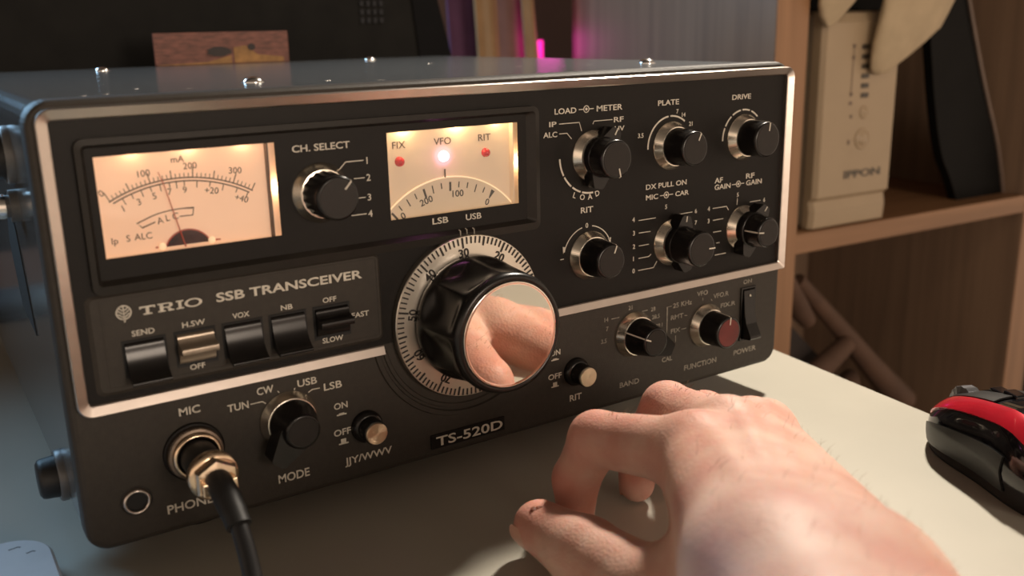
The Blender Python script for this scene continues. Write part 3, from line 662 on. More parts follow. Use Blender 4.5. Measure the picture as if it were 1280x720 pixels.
q = legend('', U, 0, (('RIT', 206.8, 92.5, 213.3, 2.4),), ([(195.9, 73.9), (197.7, 73.9)],), (((210.6, 73.6), 13.0, -76, -14, .4), ((210.6, 73.6), 13.0, 10, 66, .4)), cent=(('0', 210.0, 86.9, 2.0),))
q.prism([(197.2, 79.3), (198.6, 78.9), (197.4, 76.2)], -.47, -.35).prism([(221.6, 79.6), (223.2, 80.0), (222.9, 77.2)], -.47, -.35)
q.build('rit_legend', M['white'], UP)
q = legend('', U, 0, (('DX PULL ON', 242.8, 98.7, 267.0, 2.2), ('MIC', 242.9, 94.0, 250.0, 2.2), ('CAR', 260.3, 93.9, 268.5, 2.1)),
           ([(238.8, 85.4), (248.8, 85.4)], [(239.1, 79.7), (245.8, 79.6)], [(239.2, 73.8), (245.0, 73.8)], [(239.1, 68.1), (245.1, 68.1), (246.4, 69.0)], [(239.0, 62.5), (248.0, 62.5), (250.0, 65.2)], [(261.5, 85.3), (271.1, 85.4)], [(266.9, 80.0), (271.3, 80.0)]),
           cent=(('5', 254.9, 89.7, 1.9), ('4', 235.9, 86.1, 2.0), ('3', 236.2, 80.0, 2.0), ('2', 236.3, 73.9, 2.0), ('1', 236.1, 68.3, 2.0), ('0', 236.3, 62.7, 2.0), ('6', 273.3, 85.6, 1.9), ('7', 273.5, 80.1, 1.9)))
dual(q, 254.9, 95.1, 251.2, 258.9); q.build('mic_carrier_legend', M['white'], UP)
q = legend('', U, 0, (('AF', 284.7, 97.3, 289.9, 2.3), ('GAIN', 284.8, 94.1, 295.1, 2.3), ('RF', 305.3, 97.4, 310.9, 2.3), ('GAIN', 305.5, 94.1, 316.1, 2.3)),
           ([(300.0, 88.5), (300.0, 85.4)], [(284.1, 85.5), (293.0, 85.5), (294.4, 83.6)], [(284.4, 79.8), (291.1, 79.8)], [(284.9, 74.0), (290.0, 74.0)], [(287.2, 68.5), (289.3, 68.5)], [(286.5, 62.7), (293.7, 62.7)], [(308.6, 85.8), (315.9, 85.8)], [(316.8, 83.1), (320.5, 80.5), (318.7, 79.0)]),
           cent=(('5', 300.2, 90.2, 1.9), ('4', 281.5, 85.6, 2.0), ('3', 281.6, 79.8, 2.0), ('6', 318.5, 85.7, 1.9)))
dual(q, 300.3, 95.4, 296.1, 304.2); q.build('gain_legend', M['white'], UP)
Y2 = -0.12
q = legend('', FP, 0, (('CAL', 254.7, 15.2, 261.0, 2.2), ('BAND', 229.1, 8.2, 240.7, 2.4)), ([(224.1, 42.3), (228.5, 42.3)], [(241.9, 42.7), (245.3, 42.7)], [(262.9, 27.0), (263.0, 23.8)]), y=Y2,
           cent=(('3.5', 219.8, 32.7, 1.9), ('7', 221.7, 38.2, 1.9), ('14', 221.2, 42.5, 1.9), ('21', 235.0, 45.7, 1.9), ('28', 248.6, 42.6, 1.9), ('28.5', 250.4, 38.7, 1.9), ('29.1', 252.6, 34.0, 1.7), ('29', 252.6, 30.6, 1.7)))
q.build('band_legend', M['dim'], FP)
q = legend('', FP, 0, (('25 KHz', 260.9, 40.8, 272.8, 2.2), ('RMT', 259.7, 35.2, 267.5, 2.1), ('FIX', 259.9, 28.5, 265.8, 2.1), ('VFO', 276.1, 43.9, 283.0, 2.2), ('VFO.R', 286.9, 41.0, 297.1, 2.2), ('FIX.R', 292.0, 35.4, 301.9, 2.1), ('FUNCTION', 269.0, 8.0, 290.3, 2.5)),
           ([(259.9, 42.0), (257.3, 42.0), (257.3, 29.2)], [(268.4, 35.9), (269.9, 35.6)], [(266.4, 29.4), (269.6, 29.4)], [(279.8, 42.6), (280, 41.2)], [(285.5, 41), (286, 40)]), y=Y2)
q.build('function_legend', M['dim'], FP)
q = legend('', FP, 0, (('POWER', 302.2, 8.8, 317.8, 2.5),), y=Y2); q.build('power_lettering', M['dim'], FP); MB().text('ON', 307.0, 44.9, 312.8, 2.0, Y2).build('power_mark', M['dim'], FP)
q = legend('', FP, 0, (('TUN', 50.9, 39.9, 58.4, 2.6), ('CW', 61.8, 43.7, 67.9, 2.7), ('USB', 77.0, 43.4, 84.5, 2.6), ('LSB', 87.0, 39.7, 94.2, 2.7)),
           ([(59.1, 41.0), (63.5, 41.0), (64.6, 40.0)], [(80.9, 40.5), (82.4, 41.3), (85.4, 41.2)], [(69.4, 43.7), (69.9, 43.0)], [(75.9, 43.4), (75.6, 42.7)]), y=Y2)
q.build('mode_legend', M['white'], FP); MB().text('MODE', 66.7, 7.6, 78.8, 3.2, Y2).build('mode_lettering', M['white'], FP)
q = legend('', FP, 0, (('MIC', 34.3, 42.5, 41.5, 2.7), ), y=Y2); q.build('microphone_legend', M['white'], FP)
q = legend('', FP, 0, (('PHONES', 26.6, 7.6, 44.7, 3.1), ), y=Y2); q.build('phones_legend', M['white'], FP)
def icon(q, x, z, tall):
    w_ = 3.9; h = 2.2 if tall else 0.9
    q.prism([(x, z), (x + w_, z), (x + w_, z + .5), (x, z + .5)], Y2, 0.0).prism([(x + .9, z + .5), (x + w_ - .9, z + .5), (x + w_ - .9, z + h), (x + .9, z + h)], Y2, 0.0)
q = legend('', FP, 0, (('ON', 90.4, 31.1, 95.9, 2.4), ('OFF', 89.6, 20.3, 96.5, 2.5), ('JJY/WWV', 93.2, 7.6, 113.2, 2.8)), y=Y2); icon(q, 91.3, 28.4, False); icon(q, 91.3, 16.5, True); q.build('calibrator_legend', M['white'], FP)
q = legend('', FP, 0, (('ON', 190.4, 31.6, 195.7, 2.4), ('OFF', 189.2, 20.8, 196.3, 2.4), ('RIT', 200.7, 8.3, 207.2, 2.8)), y=Y2); icon(q, 190.9, 29.3, False); icon(q, 190.8, 17.0, True); q.build('rit_switch_legend', M['white'], FP)
NP = MB().box(130.5, 165.9, -0.7, 0.2, 4.0, 10.2, 0.25).build('nameplate', M['black'], TR)
MB().text('TS-520D', 132.8, 5.1, 164.7, 3.9, -0.85, .2, 0.012).build('nameplate_lettering', M['white'], NP)

# ---- push buttons, power switch, sockets
def push(x, z, m):
    b_ = MB().lathe((x, 0, z), [(4.75, -3.0), (4.75, -8.6), (4.5, -9.0), (4.3, -9.0)], 48, cap0=True, cap1=True).build('push_button', M['knob'], TR)
    MB().lathe((x, 0, z), [(6.4, 0.2), (6.4, -1.4), (6.1, -2.0), (5.2, -3.2), (4.7, -3.2)], 48).build('collar', M['knob'], b_)
    MB().lathe((x, 0, z), [(4.35, -8.9), (4.35, -9.7), (4.1, -10.0), (0.05, -9.9)], 48, smooth=False).build('button_face', M[m], b_)
push(103.0, 21.6, 'brass'); push(203.8, 22.0, 'pearl')
PS = MB().frame([(305.2, 15.8), (315.2, 15.8), (315.2, 43.2), (305.2, 43.2)], [(306, 16.6), (314.4, 16.6), (314.4, 42.4), (306, 42.4)], -0.9, 0.1).prism([(306, 16.6), (314.4, 16.6), (314.4, 42.4), (306, 42.4)], -0.2, 0.1).build('power_switch', M['knob'], TR)
rk = MB().prism_x([(-0.3, 42.2), (-1.3, 41.6), (-1.8, 36), (-2.4, 30), (-3.6, 25), (-6.6, 19.4), (-7.0, 18.4), (-6.4, 17.4), (-0.3, 16.8)], 306.6, 313.8).build('rocker', M['knob'], PS)
MB().lathe((310.4, -1.7, 39.0), [(0.05, -.3), (.55, -.25), (.6, 0)], 16).build('switch_dot', M['white'], rk)
SK2 = MB().lathe((37.8, 0, 28.6), [(10.6, 0.2), (10.6, -0.8), (10.2, -1.2), (9.6, -1.2)], 64).lathe((37.8, 0, 28.6), [(6.2, -3.4), (6.0, -1.0), (0.1, -1.0)], 64).build('microphone_socket', M['black'], TR)
kn = MB().lathe((37.8, 0, 28.6), [(9.7, -0.4), (9.7, -3.0), (9.3, -3.6), (8.2, -4.0)], 144, smooth=False, rf=lambda r, h, a: r - (0.25 if int(round(a / (2 * PI) * 144)) % 2 else 0) * (1 if r > 9 else 0)).build('knurled_ring', M['knurl'], SK2)
MB().lathe((37.8, 0, 28.6), [(8.4, -3.6), (8.4, -5.4), (7.9, -6.2), (7.0, -6.2), (6.8, -5.4), (6.8, -3.8)], 64).build('socket_rim', M['gold'], SK2)
PH = MB().lathe((17.0, 0, 15.8), [(3.45, -0.9), (3.45, 0.5)], 48, smooth=True).lathe((17.0, 0.0, 15.8), [(5.0, 0.0), (5.2, -0.4), (5.2, 0.2)], 48).build('headphone_jack', M['hole'], TR)
MB().lathe((17.0, 0, 15.8), [(4.7, 0.1), (4.6, -1.0), (4.2, -1.7), (3.7, -1.7), (3.45, -1.2), (3.45, 0.1)], 48).build('jack_ring', M['chrome'], PH)
MB().lathe((17.0, 0, 15.8), [(3.5, -0.15), (0.05, -0.15)], 48).build('jack_hole', M['hole'], PH)

# ================================================================== microphone plug and cable
MC = thing('microphone_cable', (37.8, -45, DZ), 'black microphone cable with a shiny ringed plug screwed into the MIC socket', 'cable')
PC = (37.8, 0, 28.6)
MB().lathe(PC, [(5.2, -2.0), (6.3, -6.0), (6.3, -21.0), (6.0, -22.0)], 48, cap0=True, cap1=True).build('plug_body', M['rubber'], MC)
MB().lathe(PC, [(6.4, -20.2), (8.0, -20.6), (8.3, -21.2), (8.3, -23.8), (7.9, -24.6), (6.0, -24.8)], 64, cap0=True, cap1=True).build('plug_collar', M['gold'], MC)
MB().lathe(PC, [(6.6, -24.6), (7.5, -25.2), (7.6, -27.4), (6.9, -28.6), (4.6, -28.8)], 6, smooth=False, cap0=True, cap1=True).build('hex_nut', M['gold'], MC)
for sx in (-1, 1): MB().box(37.8 + sx * 4.6 - 1.1, 37.8 + sx * 4.6 + 1.1, -31.5, -28.6, 25.2, 29.8, .4).build('clamp_ear', M['gold'], MC)
def bez(p0, p1, p2, p3, n): return [tuple((1 - t) ** 3 * a + 3 * (1 - t) ** 2 * t * b + 3 * (1 - t) * t * t * c + t ** 3 * d for a, b, c, d in zip(p0, p1, p2, p3)) for t in [i / n for i in range(n + 1)]]
bt = bez((37.8, -27, 28.6), (37.8, -35, 28.0), (37.9, -42, 25.5), (38.0, -47.5, 21.0), 14)
MB().tube(bt, [4.5] * 3 + [4.4] * 6 + [4.2] * 3 + [4.0] * 3, 24).build('strain_relief', M['rubber'], MC)
cb = bez((38.0, -46.5, 22.0), (38.2, -56, 14), (37, -66, -3), (33, -84, -8), 22) + bez((33, -84, -8), (28, -102, -12.6), (18, -150, -12.0), (-20, -260, -12.0), 22)[1:] + bez((-20, -260, -12), (-50, -340, -12), (-120, -380, -12), (-220, -400, -12), 14)[1:]
MB().tube(cb, 2.9, 18).build('cord', M['cable'], MC)

# ================================================================== the hand
#HAND_BEGIN
def sd_cone(P, a, b, r1, r2):
    a = np.array(a, np.float32); b = np.array(b, np.float32); ba = b - a; l2 = float(ba @ ba); rr = r1 - r2; a2 = l2 - rr * rr; il2 = 1.0 / l2
    pa = P - a; y = pa @ ba; z = y - l2; q = pa * l2 - y[..., None] * ba; x2 = (q * q).sum(-1); y2 = y * y * l2; z2 = z * z * l2
    k = np.sign(rr) * rr * rr * x2
    d = (np.sqrt(x2 * a2 * il2) + y * rr) * il2 - r1
    m1 = np.sign(z) * a2 * z2 > k; m2 = np.sign(y) * a2 * y2 < k
    d = np.where(m2, np.sqrt(x2 + y2) * il2 - r1, d)
    return np.where(m1, np.sqrt(x2 + z2) * il2 - r2, d)
def smin(a, b, k):
    h = np.clip(0.5 + 0.5 * (b - a) / k, 0, 1); return b * (1 - h) + a * h - k * h * (1 - h)
def chain(P, pts, rad, k=2.0):
    d = None
    for i in range(len(pts) - 1):
        c = sd_cone(P, pts[i], pts[i + 1], rad[i], rad[i + 1]); d = c if d is None else smin(d, c, k)
    return d
HJ = dict(
    index=[(169, -111, 34), (161, -70, 26.5), (160, -59, 6.5), (159, -60, -7)],
    middle=[(189, -106, 33), (201, -63, 26.5), (198, -50, 4), (193, -55, -7)],
    ring=[(206, -101, 27), (220, -64, 19), (221, -52, 1), (216, -57, -7)],
    little=[(219, -96, 22), (236, -70, 13), (237, -61, -2), (232, -63, -8)],
    thumb=[(143, -160, 22), (137, -128, 3), (137.5, -94, 0), (137, -68, -1.5)])
HR = dict(index=[11.5, 9.8, 8.6, 7.2], middle=[11.5, 9.8, 8.6, 7.2], ring=[11, 9.3, 8.2, 6.9], little=[10.5, 8.4, 7.4, 6.3], thumb=[16.5, 13.5, 12.0, 9.4])
WR = np.array((139, -188, 36.0)); FA = np.array((-48, -88, 2.0)); FA = FA / np.linalg.norm(FA)
WV = np.array((0.86, -0.45, -0.24)); WV = WV - FA * (WV @ FA); WV = WV / np.linalg.norm(WV)
def hand_sdf(P):
    F = None
    for nm in ('index', 'middle', 'ring', 'little'):
        c = chain(P, HJ[nm], HR[nm], 3.0)
        j = HJ[nm]
        F = c if F is None else smin(F, c, 1.2)
    th = chain(P, HJ['thumb'], HR['thumb'], 4.0)
    pm = None
    for nm, t in (('index', -17), ('middle', -7), ('ring', 3), ('little', 12)):
        w = WR + WV * t
        c = sd_cone(P, HJ[nm][0], w, 12.0 if nm != 'little' else 11.0, 16.5)
        pm = c if pm is None else smin(pm, c, 7.0)
    # fleshy underside and thumb base
    pm = smin(pm, sd_cone(P, (172, -118, 26), (150, -168, 26), 12, 17), 9.0)
    pm = smin(pm, sd_cone(P, (214, -108, 16), (170, -170, 24), 10, 16), 9.0)
    fa = None
    for t in (-15, 9):
        c = smin(sd_cone(P, WR + WV * t * 0.9, WR + FA * 90 + WV * t * 1.3, 18.5, 24), sd_cone(P, WR + FA * 90 + WV * t * 1.3, WR + FA * 260 + WV * t * 1.6, 24, 31), 10)
        fa = c if fa is None else smin(fa, c, 16)
    pm = smin(pm, fa, 14)
    hd = smin(pm, F, 8.0)
    hd = smin(hd, th, 10.0)
    # web between thumb and first finger
    hd = smin(hd, sd_cone(P, (141, -142, 8), (162, -120, 22), 6, 7), 9.0)
    # knuckle heads and tendons on the back
    for nm in ('index', 'middle', 'ring', 'little'):
        j = np.array(HJ[nm][0], float); hd = smin(hd, np.sqrt(((P - (j + np.array((-1, -1, 5.0)))) ** 2).sum(-1)) - 8.0, 6.0)
    for nm, t in (('index', -13), ('middle', -6), ('ring', 1)):
        j = np.array(HJ[nm][0], float) + np.array((-2, -8, 9.6)); hd = smin(hd, sd_cone(P, j, WR + WV * t + np.array((8, 16, 14.2)), 2.6, 1.6), 5.0)
    # creases over the middle knuckles and the thumb joint
    for nm, q in (('index', 1), ('middle', 1), ('thumb', 2)):
        j = np.array(HJ[nm][q], float); ax_ = np.array(HJ[nm][q], float) - np.array(HJ[nm][q - 1], float); ax_ /= np.linalg.norm(ax_)
        rel = P - j; s_ = rel @ ax_; dd = (rel ** 2).sum(-1)
        hd = hd + 0.35 * np.exp(-dd / 170.0) * np.cos(s_ * 1.9) * np.exp(-(s_ / 5.0) ** 2)
    return hd
def surface_nets(f, lo, hi, h):
    n = [int(math.ceil((b - a) / h)) + 1 for a, b in zip(lo, hi)]
    ax = [lo[i] + h * np.arange(n[i], dtype=np.float32) for i in range(3)]
    D = np.empty(n, np.float32)
    for i in range(0, n[0], 24):
        X, Yg, Z = np.meshgrid(ax[0][i:i + 24], ax[1], ax[2], indexing='ij'); D[i:i + 24] = f(np.stack([X, Yg, Z], -1))
    S = D < 0
    cnt = np.zeros([k - 1 for k in n], np.int32); acc = np.zeros([k - 1 for k in n] + [3], np.float64)
    def sub(A, o): return A[o[0]:o[0] + n[0] - 1, o[1]:o[1] + n[1] - 1, o[2]:o[2] + n[2] - 1]
    for axn in range(3):
        e = [0, 0, 0]; e[axn] = 1
        o1, o2 = [i for i in range(3) if i != axn]
        for a in (0, 1):
            for b in (0, 1):
                o = [0, 0, 0]; o[o1] = a; o[o2] = b; q = [o[i] + e[i] for i in range(3)]
                d0, d1 = sub(D, o), sub(D, q); m = (d0 < 0) != (d1 < 0)
                t = np.where(m, d0 / np.where(m, d0 - d1, 1), 0)
                cnt += m
                for i in range(3): acc[..., i] += np.where(m, (o[i] + (t if i == axn else 0)), 0)
    act = cnt > 0; idx = -np.ones(act.shape, np.int64); idx[act] = np.arange(act.sum())
    base = np.argwhere(act); V = (base + acc[act] / cnt[act][:, None]) * h + np.array(lo)
    F = []
    for axn in range(3):
        o1, o2 = [(1, 2), (2, 0), (0, 1)][axn]
        sl0 = [slice(None)] * 3; sl1 = [slice(None)] * 3; sl0[axn] = slice(0, -1); sl1[axn] = slice(1, None)
        c = S[tuple(sl0)] != S[tuple(sl1)]
        ed = np.argwhere(c); ok = (ed[:, o1] > 0) & (ed[:, o2] > 0) & (ed[:, o1] < n[o1] - 1) & (ed[:, o2] < n[o2] - 1); ed = ed[ok]
        ins = S[tuple(sl0)][tuple(ed.T)]
        def cell(d1, d2):
            q = ed.copy(); q[:, o1] += d1; q[:, o2] += d2; return idx[tuple(q.T)]
        quad = np.stack([cell(-1, -1), cell(0, -1), cell(0, 0), cell(-1, 0)], 1)
        quad[~ins] = quad[~ins][:, ::-1]; F.append(quad)
    return V, np.concatenate(F)
HV, HF = surface_nets(hand_sdf, (30, -460, -24), (262, -40, 100), 1.35)
# a few rounds of smoothing keep the skin even
def relax(V, F, it, lam):
    E = np.concatenate([F[:, [0, 1]], F[:, [1, 2]], F[:, [2, 3]], F[:, [3, 0]]])
    for _ in range(it):
        s_ = np.zeros_like(V); c_ = np.zeros(len(V))
        for a, b in ((0, 1), (1, 0)):
            np.add.at(s_, E[:, a], V[E[:, b]]); np.add.at(c_, E[:, a], 1)
        V = V + lam * (s_ / c_[:, None] - V)
    return V
HV = relax(HV, HF, 4, 0.5)
PERSON = (150, -150, DZ)
hm = MB(); hm.add(HV.tolist(), HF.tolist(), True)
person = hm.build_at('person', M['skin'], PERSON)
fl_ = np.zeros(len(HV))
for p_, r_, a_ in [(HJ[k][0], 12, .8) for k in ('index', 'middle', 'ring', 'little')] + [(HJ[k][1], 12, .9) for k in ('index', 'middle', 'ring', 'little')] + [(HJ[k][2], 13, .9) for k in ('index', 'middle')] + [(HJ['thumb'][3], 13, 1.0), (HJ['thumb'][2], 10, .5)]:
    fl_ = np.maximum(fl_, a_ * np.exp(-(((HV - np.array(p_)) ** 2).sum(1)) / (r_ * r_)))
at_ = person.data.attributes.new('flush', 'FLOAT', 'POINT'); at_.data.foreach_set('value', fl_.astype(np.float32))
nt_ = M['skin'].node_tree; an_ = nt_.nodes.new('ShaderNodeAttribute'); an_.attribute_name = 'flush'
bs_ = nt_.nodes['Principled BSDF']; src_ = bs_.inputs['Base Color'].links[0].from_socket
mx_ = nt_.nodes.new('ShaderNodeMixRGB'); mx_.inputs[2].default_value = (0.56, 0.21, 0.16, 1)
nt_.links.new(an_.outputs['Fac'], mx_.inputs[0]); nt_.links.new(src_, mx_.inputs[1]); nt_.links.new(mx_.outputs[0], bs_.inputs['Base Color'])
tag(person, "person's bare right hand and forearm, fingers curled on the desk before the tuning dial", 'person')
#HAND_END
# fine hair standing on the back of the hand and forearm
def ray_nearest(p):
    d = ((HV - np.array(p)) ** 2).sum(1); return HV[int(d.argmin())]
hr = MB(); rng = random.Random(3)
topv = HV[(HV[:, 2] > 22) & (HV[:, 1] < -80)]
for i in range(420):
    p = topv[rng.randrange(len(topv))]
    if p[1] < -330: continue
    L = rng.uniform(3, 6.5); a = rng.uniform(-.7, .7); dx = math.cos(a) * .7; dy = math.sin(a) * .7 + .2
    hr.tube([(p[0], p[1], p[2] - .4), (p[0] + dx * L * .4, p[1] + dy * L * .4, p[2] + L * .22), (p[0] + dx * L, p[1] + dy * L, p[2] + L * .30)], [.045, .035, .02], 4)
for (a, b) in ((HJ['index'][0], HJ['index'][1]), (HJ['middle'][0], HJ['middle'][1])):
    for i in range(22):
        t = rng.uniform(.25, .9); p = [a[k] + (b[k] - a[k]) * t for k in range(3)]; p[0] += rng.uniform(-5, 5); z = p[2] + 9.2 - abs(p[0] - a[0] - (b[0] - a[0]) * t) ** 2 * .05
        L = rng.uniform(2, 4.5); dx = rng.uniform(-.3, .9)
        hr.tube([(p[0], p[1], z), (p[0] + dx * L * .4, p[1], z + L * .5), (p[0] + dx * L, p[1] + rng.uniform(-.4, .4) * L, z + L * .75)], [.07, .055, .03], 4)
def nail(tip, back, nrm, r, wdt, ln, nm='fingernail'):
    d = Vector(tip) - Vector(back); d.normalize(); n_ = Vector(nrm); n_ = (n_ - d * n_.dot(d)).normalized(); t_ = d.cross(n_); P = []; Q = []
    for i in range(9):
        u_ = i / 8; row = []; row2 = []
        for j in range(9):
            v_ = (j / 8 - .5) * 2; wv = math.sqrt(max(0, 1 - max(0, (u_ - .55) / .55) ** 2 * .6 - max(0, (.3 - u_) / .3) ** 2 * .5))
            an = v_ * wv * wdt / r; p = Vector(tip) + d * (-ln + u_ * (ln + r * .62)) + (n_ * math.cos(an) + t_ * math.sin(an)) * (r + .28 - (max(0, u_ - .6) * 1.6) - abs(v_) ** 3 * .35); row.append(tuple(p)); row2.append(tuple(p - n_ * .7))
        P.append(row); Q.append(row2)
    b_ = MB().grid(P).grid(Q)
    for q1_, q2_ in ((P[0], Q[0]), (P[-1], Q[-1]), ([r_[0] for r_ in P], [r_[0] for r_ in Q]), ([r_[-1] for r_ in P], [r_[-1] for r_ in Q])): b_.grid([q1_, q2_])
    return b_.build(nm, M['nail'], person)
for nm_, nr in (('index', (-.1, 1, .1)), ('middle', (0, 1, .1)), ('ring', (.1, 1, .1)), ('little', (.2, 1, .1)), ('thumb', (-.9, 0, -.45))):
    nail(HJ[nm_][3], HJ[nm_][2], nr, HR[nm_][3], 5.0 if nm_ != 'thumb' else 6.5, 5.5)
sp_ = ray_nearest((132.5, -70, 9)); sc_ = MB()
for (dx, dy, r) in ((0, 0, 1.5), (1.1, -.7, 1.2), (2.0, -1.9, .8), (-1.1, .4, .9)):
    v_ = ray_nearest((sp_[0] + dx, sp_[1] + dy, sp_[2])); sc_.lathe((v_[0], v_[1], v_[2] - .15), [(r, 0), (r * .8, .25), (.05, .35)], 9, axis='z', cap0=True)
sc_.build('scab', mat('dry_scab', (0.20, 0.06, 0.03), 0.6, 0, 0.4, 900), person)
h_ = hr.build('arm_hair', M['hair'], person); h_['kind'] = 'stuff'

# ================================================================== computer mouse
MO_F = Vector((0.36, 0.933, 0)); MO_R = Vector((MO_F.y, -MO_F.x, 0)); MO_C = Vector((332, -132, DZ))
MOUSE = thing('computer_mouse', (332, -132, DZ), 'black computer mouse with a glossy red band, at the right edge of the desk', 'mouse')
def mpt(t, a, off=0.0):       # t 0 rear .. 1 front; a 0 left base .. 1 right base, over the top
    L = 98; u = (t - .5) * L
    s = max(0.0, 1 - abs(2 * t - 1) ** 2.6) ** .42
    wd = (25.5 - 3.0 * math.exp(-((t - .55) / .2) ** 2)) * s + .5
    hh = (36 * (1 - .28 * max(0, t - .42) / .58 - .30 * max(0, .35 - t) / .35)) * (max(0, 1 - abs(2 * t - 1) ** 3.4) ** .5) + .5
    th = PI * (1 - a); c, s2 = math.cos(th), math.sin(th)
    e = 0.62
    x = math.copysign(abs(c) ** e, c) * wd; z = abs(s2) ** 0.72 * hh
    x *= 0.80 + 0.20 * min(1, (z / 14.0))          # tucked in towards the base
    k = Vector((c, s2)).normalized() if off else None
    if off: x += k.x * off; z += k.y * off
    p = MO_C + MO_F * u + MO_R * x; return (p.x, p.y, p.z + 1.0 + z)
def msheet(a0, a1, t0, t1, off, nm, m, n1=16, n2=44, th=0.8):
    P = [[mpt(t0 + (t1 - t0) * j / n2, a0 + (a1 - a0) * i / n1, off) for j in range(n2 + 1)] for i in range(n1 + 1)]
    Q = [[mpt(t0 + (t1 - t0) * j / n2, a0 + (a1 - a0) * i / n1, off - th) for j in range(n2 + 1)] for i in range(n1 + 1)]
    b_ = MB().grid(P).grid(Q)
    for q1, q2 in ((P[0], Q[0]), (P[-1], Q[-1]), ([r[0] for r in P], [r[0] for r in Q]), ([r[-1] for r in P], [r[-1] for r in Q])): b_.grid([q1, q2])
    return b_.build(nm, m, MOUSE)
msheet(0.0, 1.0, 0.001, 0.999, -0.6, 'body', M['mouse_gloss'], 48, 60, 1.5)
bs = MB(); ring = [mpt(i / 40, 0.0, -.6) for i in range(41)] + [mpt(i / 40, 1.0, -.6) for i in range(40, -1, -1)]
bs.add([(p[0], p[1], DZ + 1.2) for p in ring] + [(p[0], p[1], DZ + .05) for p in ring], [tuple(range(82)), tuple(range(163, 81, -1))] + [(i, (i + 1) % 82, (i + 1) % 82 + 82, i + 82) for i in range(82)])
bs.build('base_plate', M['mouse_base'], MOUSE)
msheet(0.02, 0.145, 0.34, 0.97, 0.25, 'side_grip', M['mouse_matte'])
msheet(0.855, 0.98, 0.34, 0.97, 0.25, 'side_grip', M['mouse_matte'])
msheet(0.262, 0.385, 0.04, 0.995, 0.35, 'red_band', M['mouse_red'])
msheet(0.615, 0.738, 0.04, 0.995, 0.35, 'red_band', M['mouse_red'])
msheet(0.395, 0.492, 0.56, 0.99, 0.5, 'button', M['mouse_base']); msheet(0.508, 0.605, 0.56, 0.99, 0.5, 'button', M['mouse_base'])
wp_ = mpt(0.80, .5); ax_ = MO_R
def wheel(c, r, wd, nm, m):
    P = []
    for (rr, h) in ((r * .6, -wd / 2), (r, -wd / 2 + .6), (r, wd / 2 - .6), (r * .6, wd / 2)):
        P.append([tuple(Vector(c) + ax_ * h + MO_F * (rr * math.cos(2 * PI * k / 32)) * (1 if k % 2 else .95) + Vector((0, 0, rr * math.sin(2 * PI * k / 32) * (1 if k % 2 else .95)))) for k in range(32)])
    b_ = MB().grid(P, cv=True, smooth=False); b_.add(P[0], [tuple(range(32))]); b_.add(P[-1], [tuple(range(32))]); return b_.build(nm, m, MOUSE)
wheel((wp_[0] - MO_R.x * 5, wp_[1] - MO_R.y * 5, wp_[2] - 5.5), 8.5, 6.5, 'scroll_wheel', M['wheelm'])
for t in (.66, .58):
    q = mpt(t, .5); MB().box(-3, 3, -4.2, 4.2, q[2] - 1.5, q[2] + 1.3, .9, 3, xf=lambda v, q=q: (q[0] + MO_R.x * v.x + MO_F.x * v.y, q[1] + MO_R.y * v.x + MO_F.y * v.y, v.z)).build('top_button', M['mouse_gloss'], MOUSE)

# ================================================================== white gadget at the near left corner
WG = thing('white_charger', (-60, 0, DZ), 'white rounded plastic gadget lying on the desk at the left of the transceiver', 'gadget')
wo = rrect(-150, -8.5, -60, 41, 15, 8)
def slab(z0, z1, d): return [[(x, y, z) for x, y in q] for q, z in (( [(-79 + (x + 79) * .985, -10 + (y + 10) * .98) for x, y in wo], z0), (wo, z0 + 1.5), (wo, z1 - 1.5), ([(-79 + (x + 79) * .985, -10 + (y + 10) * .98) for x, y in wo], z1))]
S_ = slab(DZ, DZ + 9, 0); nn = len(wo)
b_ = MB().grid(S_, cv=True, smooth=False); b_.add(S_[0], [tuple(range(nn))]); b_.add(S_[-1], [tuple(range(nn))]); b_.build('shell', M['whitep'], WG)
mb = MB()
for (x, y, l) in ((-22, 33, 3), (-17, 27, 2.2), (-30, 20, 2)): mb.stroke([(x, y), (x + l, y + .6), (x + l * 1.3, y - .2)], .8)
b2 = MB(); b2.add([(p[0], p[2], DZ + 9.0 + .05 - p[1] * .2) for p in mb.v], mb.f); b2.build('scuff', M['washer'], WG)

# ================================================================== shelf unit behind on the right
SA = Vector((633.5, 246.0, 0)); SD = Vector((0.99903, -0.04407, 0)); SN = Vector((0.04407, 0.99903, 0))
def sh(v): p = SA + SD * v[0] + SN * v[1]; return (p.x, p.y, v[2])
SH = thing('shelf_unit', tuple(list(sh((170, 150, 0)))[:2]) + (FL,), 'tall brown wooden shelf unit standing behind the desk on the right', 'shelf')
MB().box(-37, 0, 0, 300, FL, 950, .8, 2, sh).build('side_panel', M['woodside'], SH)
MB().box(-37, 0, -1.2, 0.0, FL, 950, .3, 1, sh).build('edge_strip', M['wood'], SH)
MB().box(344, 382, 0, 300, FL, 950, .8, 2, sh).build('side_panel', M['woodside'], SH)
MB().box(344, 382, -1.2, 0.0, FL, 950, .3, 1, sh).build('edge_strip', M['wood'], SH)
for z in (-33, -360, 320, 640, FL + 60):
    b_ = MB().box(0, 344, 0.4, 294, z, z + 18, .5, 1, sh).build('shelf_board', M['woodh'], SH)
    MB().box(0, 344, -0.8, 0.4, z, z + 18, .3, 1, sh).build('edge_strip', M['woodh'], b_)
MB().box(-37, 382, 294, 300, FL, 950, 0, 1, sh).build('back_panel', M['woodside'], SH)
MB().box(382, 720, 0.4, 294, -33, -15, .5, 1, sh).build('shelf_board', M['woodh'], SH)
MB().box(382, 720, 0.4, 294, -360, -342, .5, 1, sh).build('shelf_board', M['woodh'], SH)
MB().box(720, 756, 0, 300, FL, 950, .8, 2, sh).build('side_panel', M['woodside'], SH)
MB().box(382, 756, 294, 300, FL, 950, 0, 1, sh).build('back_panel', M['woodside'], SH)
SZ = -15.0

